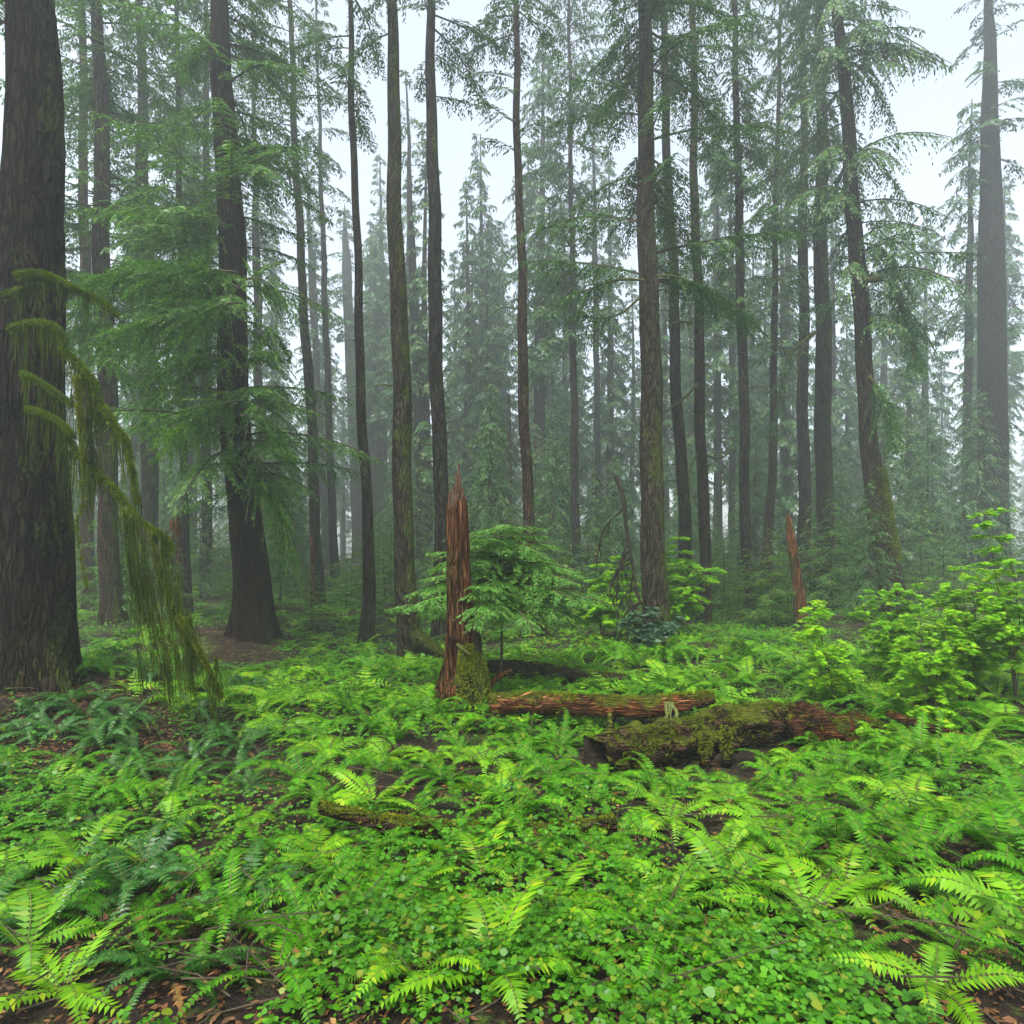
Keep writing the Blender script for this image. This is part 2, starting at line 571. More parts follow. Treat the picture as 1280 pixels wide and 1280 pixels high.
def trunk_mesh(cpath, zs, rad, seg, flare=.7, lobes=5, seed=0, bark=.06, fis=None, flare_h=.5):
    """cpath(z) -> centre x,y ; zs heights over the base; rad radii."""
    th = np.linspace(0, 2 * np.pi, seg, endpoint=False)
    Z, TH = np.meshgrid(zs, th, indexing='ij')
    fl = np.exp(-np.clip(Z, -.3, None) / flare_h)
    ph = seed * 1.7
    lob = .55 + .45 * np.cos(lobes * TH + ph + .6 * np.sin(2 * TH + ph))
    R = rad[:, None] * (1 + flare * fl * lob)
    cx = np.cos(TH)
    cy = np.sin(TH)
    q = np.stack([cx * 3, cy * 3, Z * .8], -1)
    R = R * (1 + bark * 2 * (fbm(q + seed * 3.1, 3, seed) - .5))
    if fis:
        q2 = np.stack([cx * fis[0], cy * fis[0], Z * fis[1]], -1)
        rid = np.abs(fbm(q2 + seed, 3, seed + 5) - .5) * 2
        R = R * (1 - fis[2] * np.exp(-(rid / .10) ** 2))
        q3 = np.stack([cx * fis[0] * 3, cy * fis[0] * 3, Z * fis[1] * 4], -1)
        R = R * (1 + fis[2] * .4 * (fbm(q3, 2, seed + 9) - .5))
    c = cpath(zs)
    V = np.stack([c[:, 0:1] + R * cx, c[:, 1:2] + R * cy, Z], -1)
    n = len(zs)
    i = np.arange(n * seg).reshape(n, seg)
    f = np.stack([i[:-1], np.roll(i[:-1], -1, 1), np.roll(i[1:], -1, 1), i[1:]], -1).reshape(-1, 4)
    top = i[-1]
    return V.reshape(-1, 3), f, R


def tufts(mb, P, nrm, r, ln, wd, per=1, spread=.6, m=0, down=0.0):
    """Short moss blades standing out of a surface."""
    P = np.repeat(P, per, 0)
    nrm = np.repeat(nrm, per, 0)
    n = len(P)
    d = unit(nrm + r.normal(0, spread, (n, 3)) + np.array([0, 0, -down]))
    a = unit(r.normal(0, 1, (n, 3)))
    l = ln * (.5 + r.random(n))
    blades(mb, P - d * (l * .15)[:, None], d, a, l, l * wd / ln, m, mid=.35)


def strands(mb, P, ln, r, wd=.010, m=0, drift=(0, 0, 0), nseg=5):
    """Hanging moss: thin wavy ribbons."""
    n = len(P)
    ang = r.uniform(0, 2 * np.pi, n)
    e = np.stack([np.cos(ang), np.sin(ang), 0 * ang], -1)
    t = np.linspace(0, 1, nseg)
    wob = r.normal(0, .045, (n, nseg, 3)) * (ln[:, None, None] * .8 + .05)
    wob[:, 0] = 0
    wob[..., 2] *= .2
    c = P[:, None] + np.cumsum(wob, 1) * .6 + np.array(drift) * (t * t)[None, :, None] * ln[:, None, None]
    c[..., 2] -= t[None] * ln[:, None]
    w = wd * (.6 + .8 * r.random(n))[:, None] * np.array([.8, 1.0, .85, .6, .08])[None, :nseg]
    Vv = np.stack([c - e[:, None] * w[..., None], c + e[:, None] * w[..., None]], 2)
    i = np.arange(n * nseg * 2).reshape(n, nseg, 2)
    f = np.stack([i[:, :-1, 0], i[:, :-1, 1], i[:, 1:, 1], i[:, 1:, 0]], -1).reshape(-1, 4)
    mb.add(Vv.reshape(-1, 3), f, m)


# ------------------------------------------------------------------ trees measured on the photograph
def tall_tree(Y, pts, label, bark='grey_bark', crown_py=None, Lmax=2.6, needle='needle', H=None, name='conifer_tree', seg=None,
              flare=.6, fis=None, seed=0, dens=3.6, hang=.35, dead=2, cat='tree', group='tall conifers of the stand', lobes=5, low_len=.55,
              az_range=None, flare_h=.5, droop=.35):
    """pts: (px, py, width) from the foot upwards. Returns the Empty, the centre function and the base."""
    r = np.random.default_rng(100 + seed)
    pts = sorted(pts, key=lambda q: -q[1])
    Y = Y + max(0, Y - 33) * 1.2
    b = W(pts[0][0], pts[0][1], Y)
    base = np.array([b[0], Y, float(gz(b[0], Y)) - .05])
    zz = np.array([W(p[0], p[1], Y)[2] for p in pts]) - base[2]
    xx = np.array([W(p[0], p[1], Y)[0] for p in pts]) - base[0]
    rr = np.array([p[2] / F * Y * .5 for p in pts])
    zz[0] = min(zz[0], 0)
    if H is None:
        H = CZ + (HY + 40) / F * Y + 2.5 if Y < 24 else r.uniform(32, 40) + max(0, Y - 45) * .3
    H = min(H, 54)
    slope = (xx[-1] - xx[0]) / max(zz[-1] - zz[0], 1e-3)
    ztop = np.array([zz[-1] + (H - zz[-1]) * .5, H])
    zk = np.concatenate([zz, ztop])
    xk = np.concatenate([xx, [xx[-1] + slope * (ztop[0] - zz[-1]) * .8, xx[-1] + slope * (ztop[1] - zz[-1]) * .8]])
    shrink = .55 if Y >= 24 else .75
    rk = np.concatenate([rr, [rr[-1] * shrink, .03 if Y >= 24 else rr[-1] * .35]])

    def cpath(z):
        z = np.asarray(z, float)
        x = np.interp(z, zk, xk)
        return np.stack([x + .035 * np.sin(z * .8 + seed) + .015 * np.sin(z * 2.1 + seed * 3), .04 * np.sin(z * .7 + seed * 2)], -1)
    step = .12 if Y < 21 else .3
    zs = np.unique(np.concatenate([np.arange(-.35, 3, step), np.arange(3, min(H, CZ + F / F * Y), step * 1.6), np.linspace(min(H, CZ + Y), H, 12)]))
    rad = np.interp(zs, zk, rk)
    seg = seg or (28 if Y < 21 else 14)
    V, f, R = trunk_mesh(cpath, zs, rad, seg, flare, lobes, seed, .05, fis, flare_h)
    e = empty(name, base, label, cat, group)
    mb = MB()
    mb.add(V, f)
    mb.build('trunk', M[bark], e, smooth=True)
    # crown
    if crown_py is not None:
        h0 = W(0, crown_py, Y)[2] - base[2]
        nb = max(10, int((H - h0) * dens * (1.35 if crown_py < 350 else 2.0)))
        z = h0 + (H - h0) * np.power(r.random(nb), .9)
        rel = (z - h0) / (H - h0)
        az = r.uniform(0, 2 * np.pi, nb)
        if az_range is not None:
            az = r.uniform(az_range[0], az_range[1], nb)
        L = Lmax * (low_len + (1 - low_len) * np.clip(rel * (4 if crown_py < 350 else 9), 0, 1)) * np.power(np.clip(1.04 - rel, .1, 1), .6 if Y >= 24 else .25) * r.uniform(.6, 1.15, nb)
        c = cpath(z)
        P0 = np.stack([c[:, 0], c[:, 1], z], -1)
        sc = max(1.0, Y / 13.5)
        cb = MB()
        sprays(cb, P0, az, L, r.uniform(.0, .35, nb), r.uniform(.5, 1.5, nb) * droop, r, leaf=.066 * sc, tws=.125 * sc, spacing=.056 * sc, hang=hang)
        cb.build('crown', [M[needle], M['twig']], e)
    # bare snapped branches low on the bole, each a part
    for k in range(dead * 2 + 4):
        top = W(0, 345, Y)[2] - base[2]
        z0 = r.uniform(.35, .97) * top
        a = r.choice([r.uniform(-.6, .6), math.pi + r.uniform(-.6, .6)])
        ln = r.uniform(.25, 1.1) if k < dead else r.uniform(.06, .28) * max(1, Y / 18)
        c = cpath(np.array([z0]))[0]
        rd = np.interp(z0, zk, rk) * .8
        d = np.array([math.cos(a), math.sin(a), 0])
        p = [np.array([c[0], c[1], z0]) + d * rd, np.array([c[0], c[1], z0 + ln * .05]) + d * (rd + ln * .5),
             np.array([c[0], c[1], z0 - ln * r.uniform(.1, .5)]) + d * (rd + ln)]
        bb = MB()
        add_tube(bb, smooth_path(p, 8), np.linspace(.012 + .012 * ln, .004, 8), 5)
        bb.build('bare_branch', M['mosstwig'] if k % 2 == 0 else M['twig'], e)
    return e, cpath, base, (zk, rk)


MAIN = []


def T(Y, pts, label, **k):
    k.setdefault('seed', len(MAIN) + 1)
    t = tall_tree(Y, pts, label, **k)
    MAIN.append(t)
    return t


# -- left edge: the big fissured trunk with mossy limbs
t1 = T(9.0, [(48, 838, 78), (45, 700, 78), (42, 500, 76), (40, 332, 72)], 'huge dark fissured trunk draped with mossy limbs and hanging moss',
       bark='fissured', seg=150, fis=(4.2, 1.1, .085), flare=.42, flare_h=.35, crown_py=150, Lmax=3.0, dens=1.6, dead=0, needle='needle', lobes=4)
T(19, [(140, 776, 25), (136, 636, 22), (131, 420, 21), (129, 332, 20)], 'slim reddish trunk rising behind the hanging moss drape', bark='red_bark',
  crown_py=470, Lmax=3.6, dens=2.6, needle='hemlock', dead=2)
T(27, [(187, 752, 21), (186, 500, 19), (180, 332, 17)], 'dim greyish trunk next behind the slim reddish trunk', crown_py=500, Lmax=3.0, needle='needle', dens=2.2)
T(23, [(236, 760, 10), (229, 560, 9), (226, 332, 8)], 'thin dark pole tree beside the reddish weathered stump', bark='grey_bark', crown_py=600, Lmax=2.2, dens=2.6, dead=3, needle='needle')
T(31, [(258, 742, 13), (258, 500, 11), (258, 332, 10)], 'narrow dark trunk just beside the broad flared cedar', crown_py=420, Lmax=2.6, dens=2.0)
t6 = T(16.5, [(318, 787, 50), (311, 700, 42), (300, 600, 38), (293, 480, 36), (290, 332, 33)], 'broad dark cedar trunk flaring on a bare earth bank', bark='cedar',
       seg=64, fis=(5, .5, .075), flare=.5, flare_h=.45, crown_py=640, Lmax=3.6, dens=3.0, needle='hemlock', dead=2, low_len=.5, hang=.35, lobes=6)
T(36, [(330, 735, 11), (325, 600, 11), (321, 332, 10)], 'pale misty trunk seen just past the broad cedar', crown_py=380, Lmax=2.8, dens=1.8)
T(27, [(399, 754, 14), (394, 636, 13), (385, 450, 12), (376, 332, 10)], 'slender grey trunk leaning gently, dark at its foot', crown_py=250, Lmax=2.6, dens=2.0)
T(46, [(410, 722, 10), (403, 600, 9), (389, 332, 8)], 'faint misty trunk showing between two slender grey trunks', crown_py=420, Lmax=3.2, dens=1.6)
T(36, [(420, 726, 11), (415, 636, 10), (405, 340, 7)], 'straight dark narrow trunk standing in a bright misty gap', crown_py=330, Lmax=2.4, dens=2.2, dead=4)
T(52, [(449, 722, 15), (443, 560, 14), (433, 332, 12)], 'wide pale ghostly trunk half hidden by a darker pole trunk', crown_py=430, Lmax=3.6, dens=1.6)
T(17.5, [(461, 811, 19), (458, 636, 13), (451, 450, 11.5), (446, 332, 10)], 'dark slender pole trunk with swollen foot among ferns', bark='grey_bark', crown_py=150, Lmax=2.2, dens=2.2, flare=.45, dead=1)
T(60, [(471, 715, 12), (469, 500, 11), (466, 332, 10)], 'palest trunk in the fog beside the dark slender pole', crown_py=520, Lmax=3.6, dens=1.5)
T(50, [(484, 716, 9), (481, 600, 8), (477, 332, 7)], 'faint thin trunk next behind the speckled mossy trunk', crown_py=500, Lmax=3.0, dens=1.5)
t13 = T(15.2, [(514, 818, 33), (507, 700, 25), (503, 600, 24.5), (500, 450, 22.5), (497, 332, 20)], 'large speckled mossy trunk with a long mossy root', bark='spruce',
        seg=48, flare=.35, crown_py=40, Lmax=3.0, dens=1.8, dead=2, flare_h=.4)
T(37, [(530, 745, 17), (528, 636, 15), (521, 450, 12), (515, 332, 10)], 'pale grey trunk showing behind the large speckled mossy trunk', crown_py=240, Lmax=2.8, dens=1.8)
T(18.5, [(552, 806, 20), (551, 636, 18.5), (547, 480, 18), (543, 332, 17)], 'straight mossy trunk behind the broken red snag, with twig stubs', bark='grey_bark',
  crown_py=120, Lmax=2.6, dens=2.0, dead=8)
t18 = T(19, [(663, 795, 19), (660, 636, 14), (654, 450, 13), (651, 332, 11)], 'brown trunk with one curved root behind the young hemlock', bark='red_bark', crown_py=210, Lmax=2.4, dens=2.2, dead=3)
T(33, [(721, 745, 12), (719, 636, 10.5), (716, 400, 8)], 'dark stem emerging under drooping boughs at the bright gap', crown_py=445, Lmax=3.4, dens=2.4, hang=.5, dead=4, needle='needle_grey')
T(43, [(750, 722, 10), (747, 560, 8), (744, 332, 7)], 'thin misty stem standing alone in the bright gap', crown_py=410, Lmax=3.0, dens=2.0, dead=2, needle='needle_grey')
t21 = T(17, [(819, 792, 34), (817, 636, 29), (813, 500, 27), (810, 332, 24)], 'tall thick mossy trunk above the dark leathery shrub', bark='spruce', seg=48,
        flare=.18, crown_py=372, Lmax=3.6, dens=2.2, needle='needle', dead=4, low_len=.85, hang=.35)
T(50, [(832, 722, 11), (831, 560, 10), (829, 332, 8)], 'ghostly thin trunk right behind the tall thick mossy trunk', crown_py=470, Lmax=3.4, dens=1.6, needle='needle_grey')
T(23, [(861, 778, 18), (854, 636, 15.5), (846, 480, 14), (840, 332, 12.5)], 'dark leaning trunk behind the sunny maple spray', bark='grey_bark', crown_py=130, Lmax=2.6, dens=1.8, dead=4)
t23 = T(22, [(882, 781, 15), (879, 636, 14), (875, 480, 13), (871, 332, 11.5)], 'upright brown trunk with crooked bare branches, past the maple spray', bark='red_bark', crown_py=170, Lmax=2.6, dens=1.8, dead=6)
T(45, [(897, 715, 9), (896, 560, 8), (894, 332, 6)], 'dim distant trunk past the crooked bare branches', crown_py=440, Lmax=3.0, dens=1.8, needle='needle_grey')
T(41, [(915, 722, 9), (915, 560, 8), (914, 332, 6)], 'faint straight trunk hugging the plain brown pole', crown_py=430, Lmax=3.0, dens=1.8, needle='needle_grey')
T(24, [(937, 771, 14), (932, 636, 12.5), (929, 480, 12), (925, 332, 11)], 'plain brown pole trunk ringed by drooping boughs', bark='grey_bark', crown_py=400, Lmax=2.6, dens=2.2, needle='needle_grey', hang=.5, dead=4)
T(29, [(955, 757, 13), (963, 636, 11), (968, 480, 9), (968, 332, 7)], 'thin reddish trunk leaning toward the twin straight trunks', bark='red_bark', crown_py=450, Lmax=2.8, dens=2.2, needle='needle_grey', hang=.5, dead=3)
T(30, [(1003, 750, 16), (1005, 636, 15), (1004, 480, 13), (1004, 332, 12)], 'mossy straight trunk behind the leaning pointed snag', bark='grey_bark', crown_py=320, Lmax=2.8, dens=2.0, needle='needle_grey', dead=3)
t30 = T(27, [(1030, 752, 20), (1031, 636, 20), (1029, 480, 19), (1027, 332, 17)], 'thick lichen speckled trunk with an arching bare limb', bark='spruce', crown_py=300, Lmax=3.0, dens=2.0, needle='needle_grey', dead=2)
t31 = T(22, [(1117, 762, 33), (1113, 730, 29), (1098, 640, 27), (1086, 540, 20), (1079, 450, 19), (1073, 332, 19)], 'swooping curved trunk with a bulging mossy foot', bark='red_bark',
        seg=40, flare=.1, crown_py=420, Lmax=3.6, dens=2.6, needle='needle_grey', hang=.7, dead=3, droop=.6)
T(38, [(1208, 728, 12), (1210, 480, 10), (1212, 332, 8)], 'hazy trunk with hanging boughs near the widest pale trunk', crown_py=470, Lmax=3.4, dens=2.4, needle='needle_grey', hang=.7, droop=.6)
T(35, [(1243, 728, 36), (1241, 560, 32), (1239, 332, 29)], 'widest pale trunk in the mist behind the tall maple', bark='grey_bark', crown_py=260, Lmax=3.2, dens=1.8, needle='needle_grey')
T(46, [(984, 735, 9), (984, 560, 8), (984, 332, 7)], 'thin foggy trunk in the gap before the mossy straight trunk', crown_py=480, Lmax=3.2, dens=1.8, needle='needle_grey')
T(24, [(112, 760, 15), (108, 600, 14), (106, 332, 12)], 'reddish dim trunk between the huge fissured trunk and slim one', bark='red_bark', crown_py=350, Lmax=2.6, dens=1.8)
# mossy root running off the big speckled trunk, and the curved root of the brown one
mb = MB()
e, cp, base, _ = t13
pth = smooth_path([W(518, 800, 15.0) - base, W(535, 806, 14.8) - base, W(548, 816, 14.6) - base, W(562, 826, 14.4) - base], 14)
add_tube(mb, pth, np.linspace(.26, .07, 14), 12, wob=.25, seed=3)
mb.build('root', M['spruce'], e, smooth=True)
mb = MB()
e, cp, base, _ = t18
pth = smooth_path([W(664, 745, 18.9) - base, W(672, 768, 18.7) - base, W(681, 784, 18.5) - base, W(688, 798, 18.4) - base], 12)
add_tube(mb, pth, np.linspace(.16, .07, 12), 10, wob=.2, seed=4)
mb.build('root', M['red_bark'], e, smooth=True)


def limb_part(tree, pxpath, Y, r0, r1, mat='mosstwig', foliage=None, seed=1, name='limb', leafmat='needle_grey', hang=.6, twl=.6, dY=0.0, t0=.35, sc=1.4):
    e, cp, base, _ = tree
    r = np.random.default_rng(seed)
    pts = [W(p[0], p[1], Y + dY * i) - base for i, p in enumerate(pxpath)]
    path = smooth_path(pts, 6 * len(pts))
    mb = MB()
    add_tube(mb, path, np.linspace(r0, r1, len(path)), 6, wob=.15, seed=seed)
    o = mb.build(name, M[mat], e, smooth=True)
    if foliage:
        fb = MB()
        path_foliage(fb, path, r, t0=t0, leaf=.062 * sc, tws=.055 * sc, spacing=.05 * sc, hang=hang, twl=twl)
        fb.build('foliage', M[leafmat], o)
    return o, path


limb_part(t30, [(1019, 415), (1008, 424), (990, 440), (978, 470), (973, 505), (964, 540)], 26.4, .10, .02, foliage=True, seed=2, sc=1.8, twl=1.1)
limb_part(t30, [(1006, 426), (998, 450), (999, 480), (1000, 505)], 26.2, .05, .015, seed=3)
limb_part(t23, [(884, 569), (897, 573), (912, 565), (918, 545)], 21.5, .05, .012, seed=4)
limb_part(t23, [(871, 567), (862, 590), (866, 620), (874, 636)], 21.4, .03, .01, seed=5)
limb_part(t23, [(866, 403), (845, 403), (826, 412)], 21.2, .05, .012, seed=6)
limb_part(t23, [(872, 480), (855, 498), (838, 510), (826, 518)], 21.2, .05, .012, seed=7)
limb_part(t21, [(800, 372), (775, 392), (745, 398), (715, 388)], 16.5, .035, .015, foliage=True, seed=8, sc=1.3, twl=.8, leafmat='needle')
limb_part(t21, [(806, 350), (770, 350), (735, 362), (705, 372)], 16.3, .035, .015, foliage=True, seed=9, sc=1.3, twl=.9, leafmat='needle')
limb_part(t21, [(820, 345), (845, 346), (880, 362), (905, 378)], 16.3, .035, .012, foliage=True, seed=10, sc=1.3, twl=.8, leafmat='needle')
limb_part(t31, [(1080, 350), (1112, 352), (1128, 390), (1140, 430), (1146, 460)], 21, .10, .03, foliage=True, seed=11, sc=1.6, twl=1.2, t0=.25)
limb_part(t31, [(1086, 470), (1100, 490), (1112, 520), (1120, 560)], 21, .06, .02, foliage=True, seed=12, sc=1.6, twl=1.1, t0=.1)
limb_part(t6, [(315, 560), (330, 590), (345, 640), (356, 690)], 15.4, .035, .008, mat='twig', foliage=True, seed=14, sc=1.2, twl=1.35, t0=.02, leafmat='hemlock', hang=.5)
limb_part(t6, [(316, 600), (335, 610), (352, 640), (368, 700)], 15.2, .03, .008, mat='twig', foliage=True, seed=18, sc=1.2, twl=1.2, t0=.02, leafmat='hemlock', hang=.5)
limb_part(t6, [(303, 545), (290, 530), (262, 518), (235, 515)], 15.4, .03, .008, mat='twig', foliage=True, seed=15, sc=1.2, twl=1.0, t0=.05, leafmat='hemlock', hang=.35)
limb_part(t6, [(300, 400), (330, 408), (350, 425), (362, 445)], 15.2, .03, .008, mat='twig', foliage=True, seed=16, sc=1.1, twl=.7, t0=.1, leafmat='hemlock', hang=.35)
for k, (a, b) in enumerate([((300, 360), (200, 350)), ((300, 395), (180, 400)), ((296, 450), (190, 470)), ((300, 470), (345, 440)), ((300, 350), (355, 372)), ((296, 500), (210, 560)), ((296, 340), (110, 352)), ((298, 378), (120, 430)), ((300, 520), (350, 540))]):
    mid = ((a[0] + b[0]) / 2, (a[1] + b[1]) / 2 - 12)
    limb_part(t6, [a, mid, b], 15.0 - .25 * k, .028, .008, mat='twig', foliage=True, seed=30 + k, sc=1.15, twl=1.25, t0=.06, leafmat='hemlock', hang=.4)

for k, (a, b) in enumerate([((133, 350), (60, 345)), ((133, 372), (200, 360)), ((134, 340), (215, 345)), ((134, 400), (75, 430)), ((134, 420), (195, 450)), ((134, 360), (95, 395)), ((135, 450), (190, 500))]):
    mid = ((a[0] + b[0]) / 2, (a[1] + b[1]) / 2 - 8)
    limb_part(MAIN[1], [a, mid, b], 18.3 - .3 * k, .03, .008, mat='twig', foliage=True, seed=60 + k, sc=1.3, twl=1.35, t0=.04, leafmat='hemlock', hang=.45)

# mossy limbs and hanging moss of the big trunk
e1, cp1, base1, _ = t1


def mossy_limb(pxpath, Y, r0, r1, seed, hang_n, hang_len, fuzz=1300, dY=0, drift=(0, 0, 0), bright=True, t0=0.0):
    r = np.random.default_rng(seed)
    pts = [W(p[0], p[1], Y + dY * i) - base1 for i, p in enumerate(pxpath)]
    path = smooth_path(pts, 8 * len(pts))
    mb = MB()
    rad = np.linspace(r0, r1, len(path))
    lat = .03 if bright else .095
    add_tube(mb, path, rad * .5, 8, wob=.3, seed=seed, fr=9)
    o = mb.build('mossy_limb', M['mosstwig'], e1, smooth=True)
    fb = MB()
    f = r.random(fuzz) * (len(path) - 1.001)
    i = f.astype(int)
    c = path[i] + (path[i + 1] - path[i]) * (f - i)[:, None]
    tg = unit(path[i + 1] - path[i])
    d = unit(np.cross(tg, r.normal(0, 1, (fuzz, 3))))
    d = np.where((d[:, 2:3] < -.3) & (r.random((fuzz, 1)) < .6), -d, d)
    rr = np.interp(f, np.arange(len(path)), rad)
    tufts(fb, c + d * (rr * r.uniform(.35, .75, fuzz))[:, None], d, r, .042, .011, per=5, spread=.65)
    fb.build('moss_cushion', M['moss_bright' if bright else 'moss'], o)
    if hang_n:
        hb = MB()
        nc = max(5, hang_n // 26)
        cen = t0 + (1 - t0) * r.random(nc)
        f = np.clip((cen[r.integers(0, nc, hang_n)] + r.normal(0, .022, hang_n)), 0, .999) * (len(path) - 1.001)
        i = f.astype(int)
        c = path[i] + (path[i + 1] - path[i]) * (f - i)[:, None] + r.normal(0, 1, (hang_n, 3)) * [lat, lat, lat * .6]
        which = r.integers(0, nc, hang_n)
        f = np.clip(np.where(r.random(hang_n) < .3, t0 + (1 - t0) * r.random(hang_n), cen[which] + r.normal(0, .010, hang_n)), 0, .999) * (len(path) - 1.001)
        i = f.astype(int)
        clump = r.normal(0, 1, (nc, 3))
        c = path[i] + (path[i + 1] - path[i]) * (f - i)[:, None] + clump[which] * [lat, lat, 0] + r.normal(0, .014, (hang_n, 3))
        cl = (.25 + 1.1 * r.random(nc) ** 1.5)[which]
        ln = hang_len * 1.25 * cl * (.2 + 1.0 * r.random(hang_n) ** 1.6)
        strands(hb, c, ln, r, wd=.0048 if bright else .0038, drift=drift)
        hb.build('hanging_moss', M['beard'], o)
    return o


mossy_limb([(5, 372), (35, 362), (62, 357), (95, 364), (125, 376), (148, 396)], 8.3, .07, .02, 1, 300, .4)
mossy_limb([(20, 345), (48, 342), (72, 350), (95, 362)], 8.2, .05, .02, 2, 160, .3)
mossy_limb([(12, 412), (42, 405), (64, 408), (77, 420), (83, 442), (98, 456), (117, 478), (123, 500), (128, 512)], 8.2, .07, .04, 3, 520, .75)
mossy_limb([(126, 508), (138, 524), (152, 545), (159, 556), (166, 592), (173, 630)], 8.2, .06, .012, 4, 240, .55)
mossy_limb([(28, 468), (48, 478), (70, 492), (92, 508)], 8.15, .05, .025, 5, 200, .4)
mossy_limb([(34, 512), (52, 517), (74, 528), (92, 546)], 8.15, .045, .02, 6, 200, .4)
mossy_limb([(82, 545), (100, 570), (122, 592), (146, 616), (160, 636), (185, 660), (204, 672), (214, 690)], 8.2, .04, .055, 7, 460, .55)
mossy_limb([(158, 634), (166, 664), (170, 700), (180, 742), (196, 790), (212, 835)], 8.05, .022, .006, 8, 900, .72, fuzz=350, drift=(.15, 0, 0), bright=False)
mossy_limb([(186, 660), (200, 715), (216, 755), (228, 790), (240, 830)], 8.1, .024, .006, 9, 900, .70, fuzz=350, drift=(.15, 0, 0), bright=False)
mossy_limb([(222, 770), (245, 805), (262, 840), (276, 872)], 8.0, .02, .006, 10, 420, .35, bright=False, drift=(.2, 0, 0))
mossy_limb([(96, 470), (100, 520), (104, 560), (108, 600)], 8.1, .03, .01, 12, 420, .4, bright=False)
mossy_limb([(100, 600), (104, 630), (96, 655), (102, 700), (108, 735)], 8.1, .014, .005, 13, 0, .2, fuzz=200, bright=False)

# moss cushions on the bulging foot of the swooping trunk
r = np.random.default_rng(77)
e, cp, base, (zk, rk) = t31
z = r.uniform(W(0, 700, 22)[2], W(0, 585, 22)[2], 3200) - base[2]
th = r.normal(-.35, .75, 3200)
c = cp(z)
rad = np.interp(z, zk, rk) * 1.03
P = np.stack([c[:, 0] + rad * np.cos(th), c[:, 1] + rad * np.sin(th), z], -1)
mb = MB()
tufts(mb, P, np.stack([np.cos(th), np.sin(th), 0 * th + .3], -1), r, .085, .03, per=3)
mb.build('moss_cushion', M['moss'], e)


# ------------------------------------------------------------------ the broken red snag
def snag(Y, pts, label, jag, name='broken_snag', seg=72, seed=0, groove=(), mat='rotten', lobes=5, flare=.0, tilt=None):
    """pts (px, py, width) foot to top; jag = height of the torn rim."""
    r = np.random.default_rng(seed)
    pts = sorted(pts, key=lambda q: -q[1])
    b = W(pts[0][0], pts[0][1], Y)
    base = np.array([b[0], Y, b[2]])
    zz = np.array([W(p[0], p[1], Y)[2] for p in pts]) - base[2]
    xx = np.array([W(p[0], p[1], Y)[0] for p in pts]) - base[0]
    rr = np.array([p[2] / F * Y * .5 for p in pts])
    th = np.linspace(0, 2 * np.pi, seg, endpoint=False)
    H = zz[-1]
    top = H - jag * (fbm(np.stack([np.cos(th) * 2.2, np.sin(th) * 2.2, th * 0 + seed], -1), 3, seed) * 1.5 - .15).clip(0, 1)
    top = top - jag * .25 * r.random(seg)
    ns = 70
    s = np.linspace(0, 1, ns)
    Z = -.2 + (top[None, :] + .2) * s[:, None]
    TH = np.repeat(th[None], ns, 0)
    X0 = np.interp(Z, zz, xx)
    R = np.interp(Z, zz, rr)
    R = R * (1 + flare * np.exp(-np.clip(Z, 0, None) / .3) * np.cos(lobes * TH + seed))
    q = np.stack([np.cos(TH) * 6, np.sin(TH) * 6, Z * .5], -1)
    R = R * (1 + .42 * (fbm(q, 4, seed) - .5))
    q = np.stack([np.cos(TH) * 16, np.sin(TH) * 16, Z * 1.2], -1)
    R = R * (1 + .30 * (fbm(q, 3, seed + 3) - .5))
    for (ta, z0, z1, w, dp) in groove:
        R = R * (1 - dp * np.exp(-((TH - ta) / w) ** 2) * np.clip((Z - z0) / .15, 0, 1) * np.clip((z1 - Z) / .15, 0, 1))
    V = np.stack([X0 + R * np.cos(TH), R * np.sin(TH), Z], -1)
    # inner torn face
    s2 = np.linspace(1, .86, 5)
    Zi = top[None] * s2[:, None]
    Ri = np.interp(Zi, zz, rr) * np.array([.9, .72, .6, .5, .3])[:, None]
    Vi = np.stack([np.interp(Zi, zz, xx) + Ri * np.cos(th), Ri * np.sin(th), Zi], -1)
    A = np.concatenate([V, Vi])
    i = np.arange(A.shape[0] * seg).reshape(-1, seg)
    f = np.stack([i[:-1], np.roll(i[:-1], -1, 1), np.roll(i[1:], -1, 1), i[1:]], -1).reshape(-1, 4)
    e = empty(name, base, label, 'snag', 'broken snags')
    mb = MB()
    mb.add(A.reshape(-1, 3), f)
    mb.build('rotten_trunk', M[mat], e, smooth=False)
    return e, base


PI = math.pi
sn, snb = snag(10.2, [(568, 880, 60), (574, 850, 46), (577, 820, 40), (577, 780, 36), (573, 720, 30), (571, 640, 26), (570, 622, 23), (570, 606, 20)],
               'tall broken red snag with a splintered spire and mossy foot', .42, seed=4, flare=.2,
               groove=[(1.5 * PI + .12, 1.7, 2.35, .10, .55), (1.5 * PI - .25, 2.3, 3.2, .09, .25), (1.5 * PI + .45, .9, 2.0, .10, .22), (1.5 * PI - .45, .35, 1.05, .3, .5), (1.5 * PI + .9, .3, 1.6, .12, .25)])
mb = MB()
for (a, b_, c_, w0) in (((570, 640), (571, 612), (570.5, 592), .05), ((573, 640), (574, 605), (573, 580), .04), ((577, 640), (578.5, 622), (578, 609), .04), ((563, 640), (562, 624), (562.5, 614), .045), ((567, 634), (566.5, 618), (567, 605), .035)):
    p = smooth_path([W(*a, 10.25) - snb, W(*b_, 10.25) - snb, W(*c_, 10.25) - snb], 12)
    add_tube(mb, p, np.linspace(w0, .014, 12), 7, wob=.6, seed=int(a[0]), fr=9)
mb.build('splinter_spire', plain_mat('grey torn wood', (.028, .014, .009), (.11, .055, .036), 14, stretch=(1, 1, .15)), sn)
r = np.random.default_rng(5)
mb = MB()
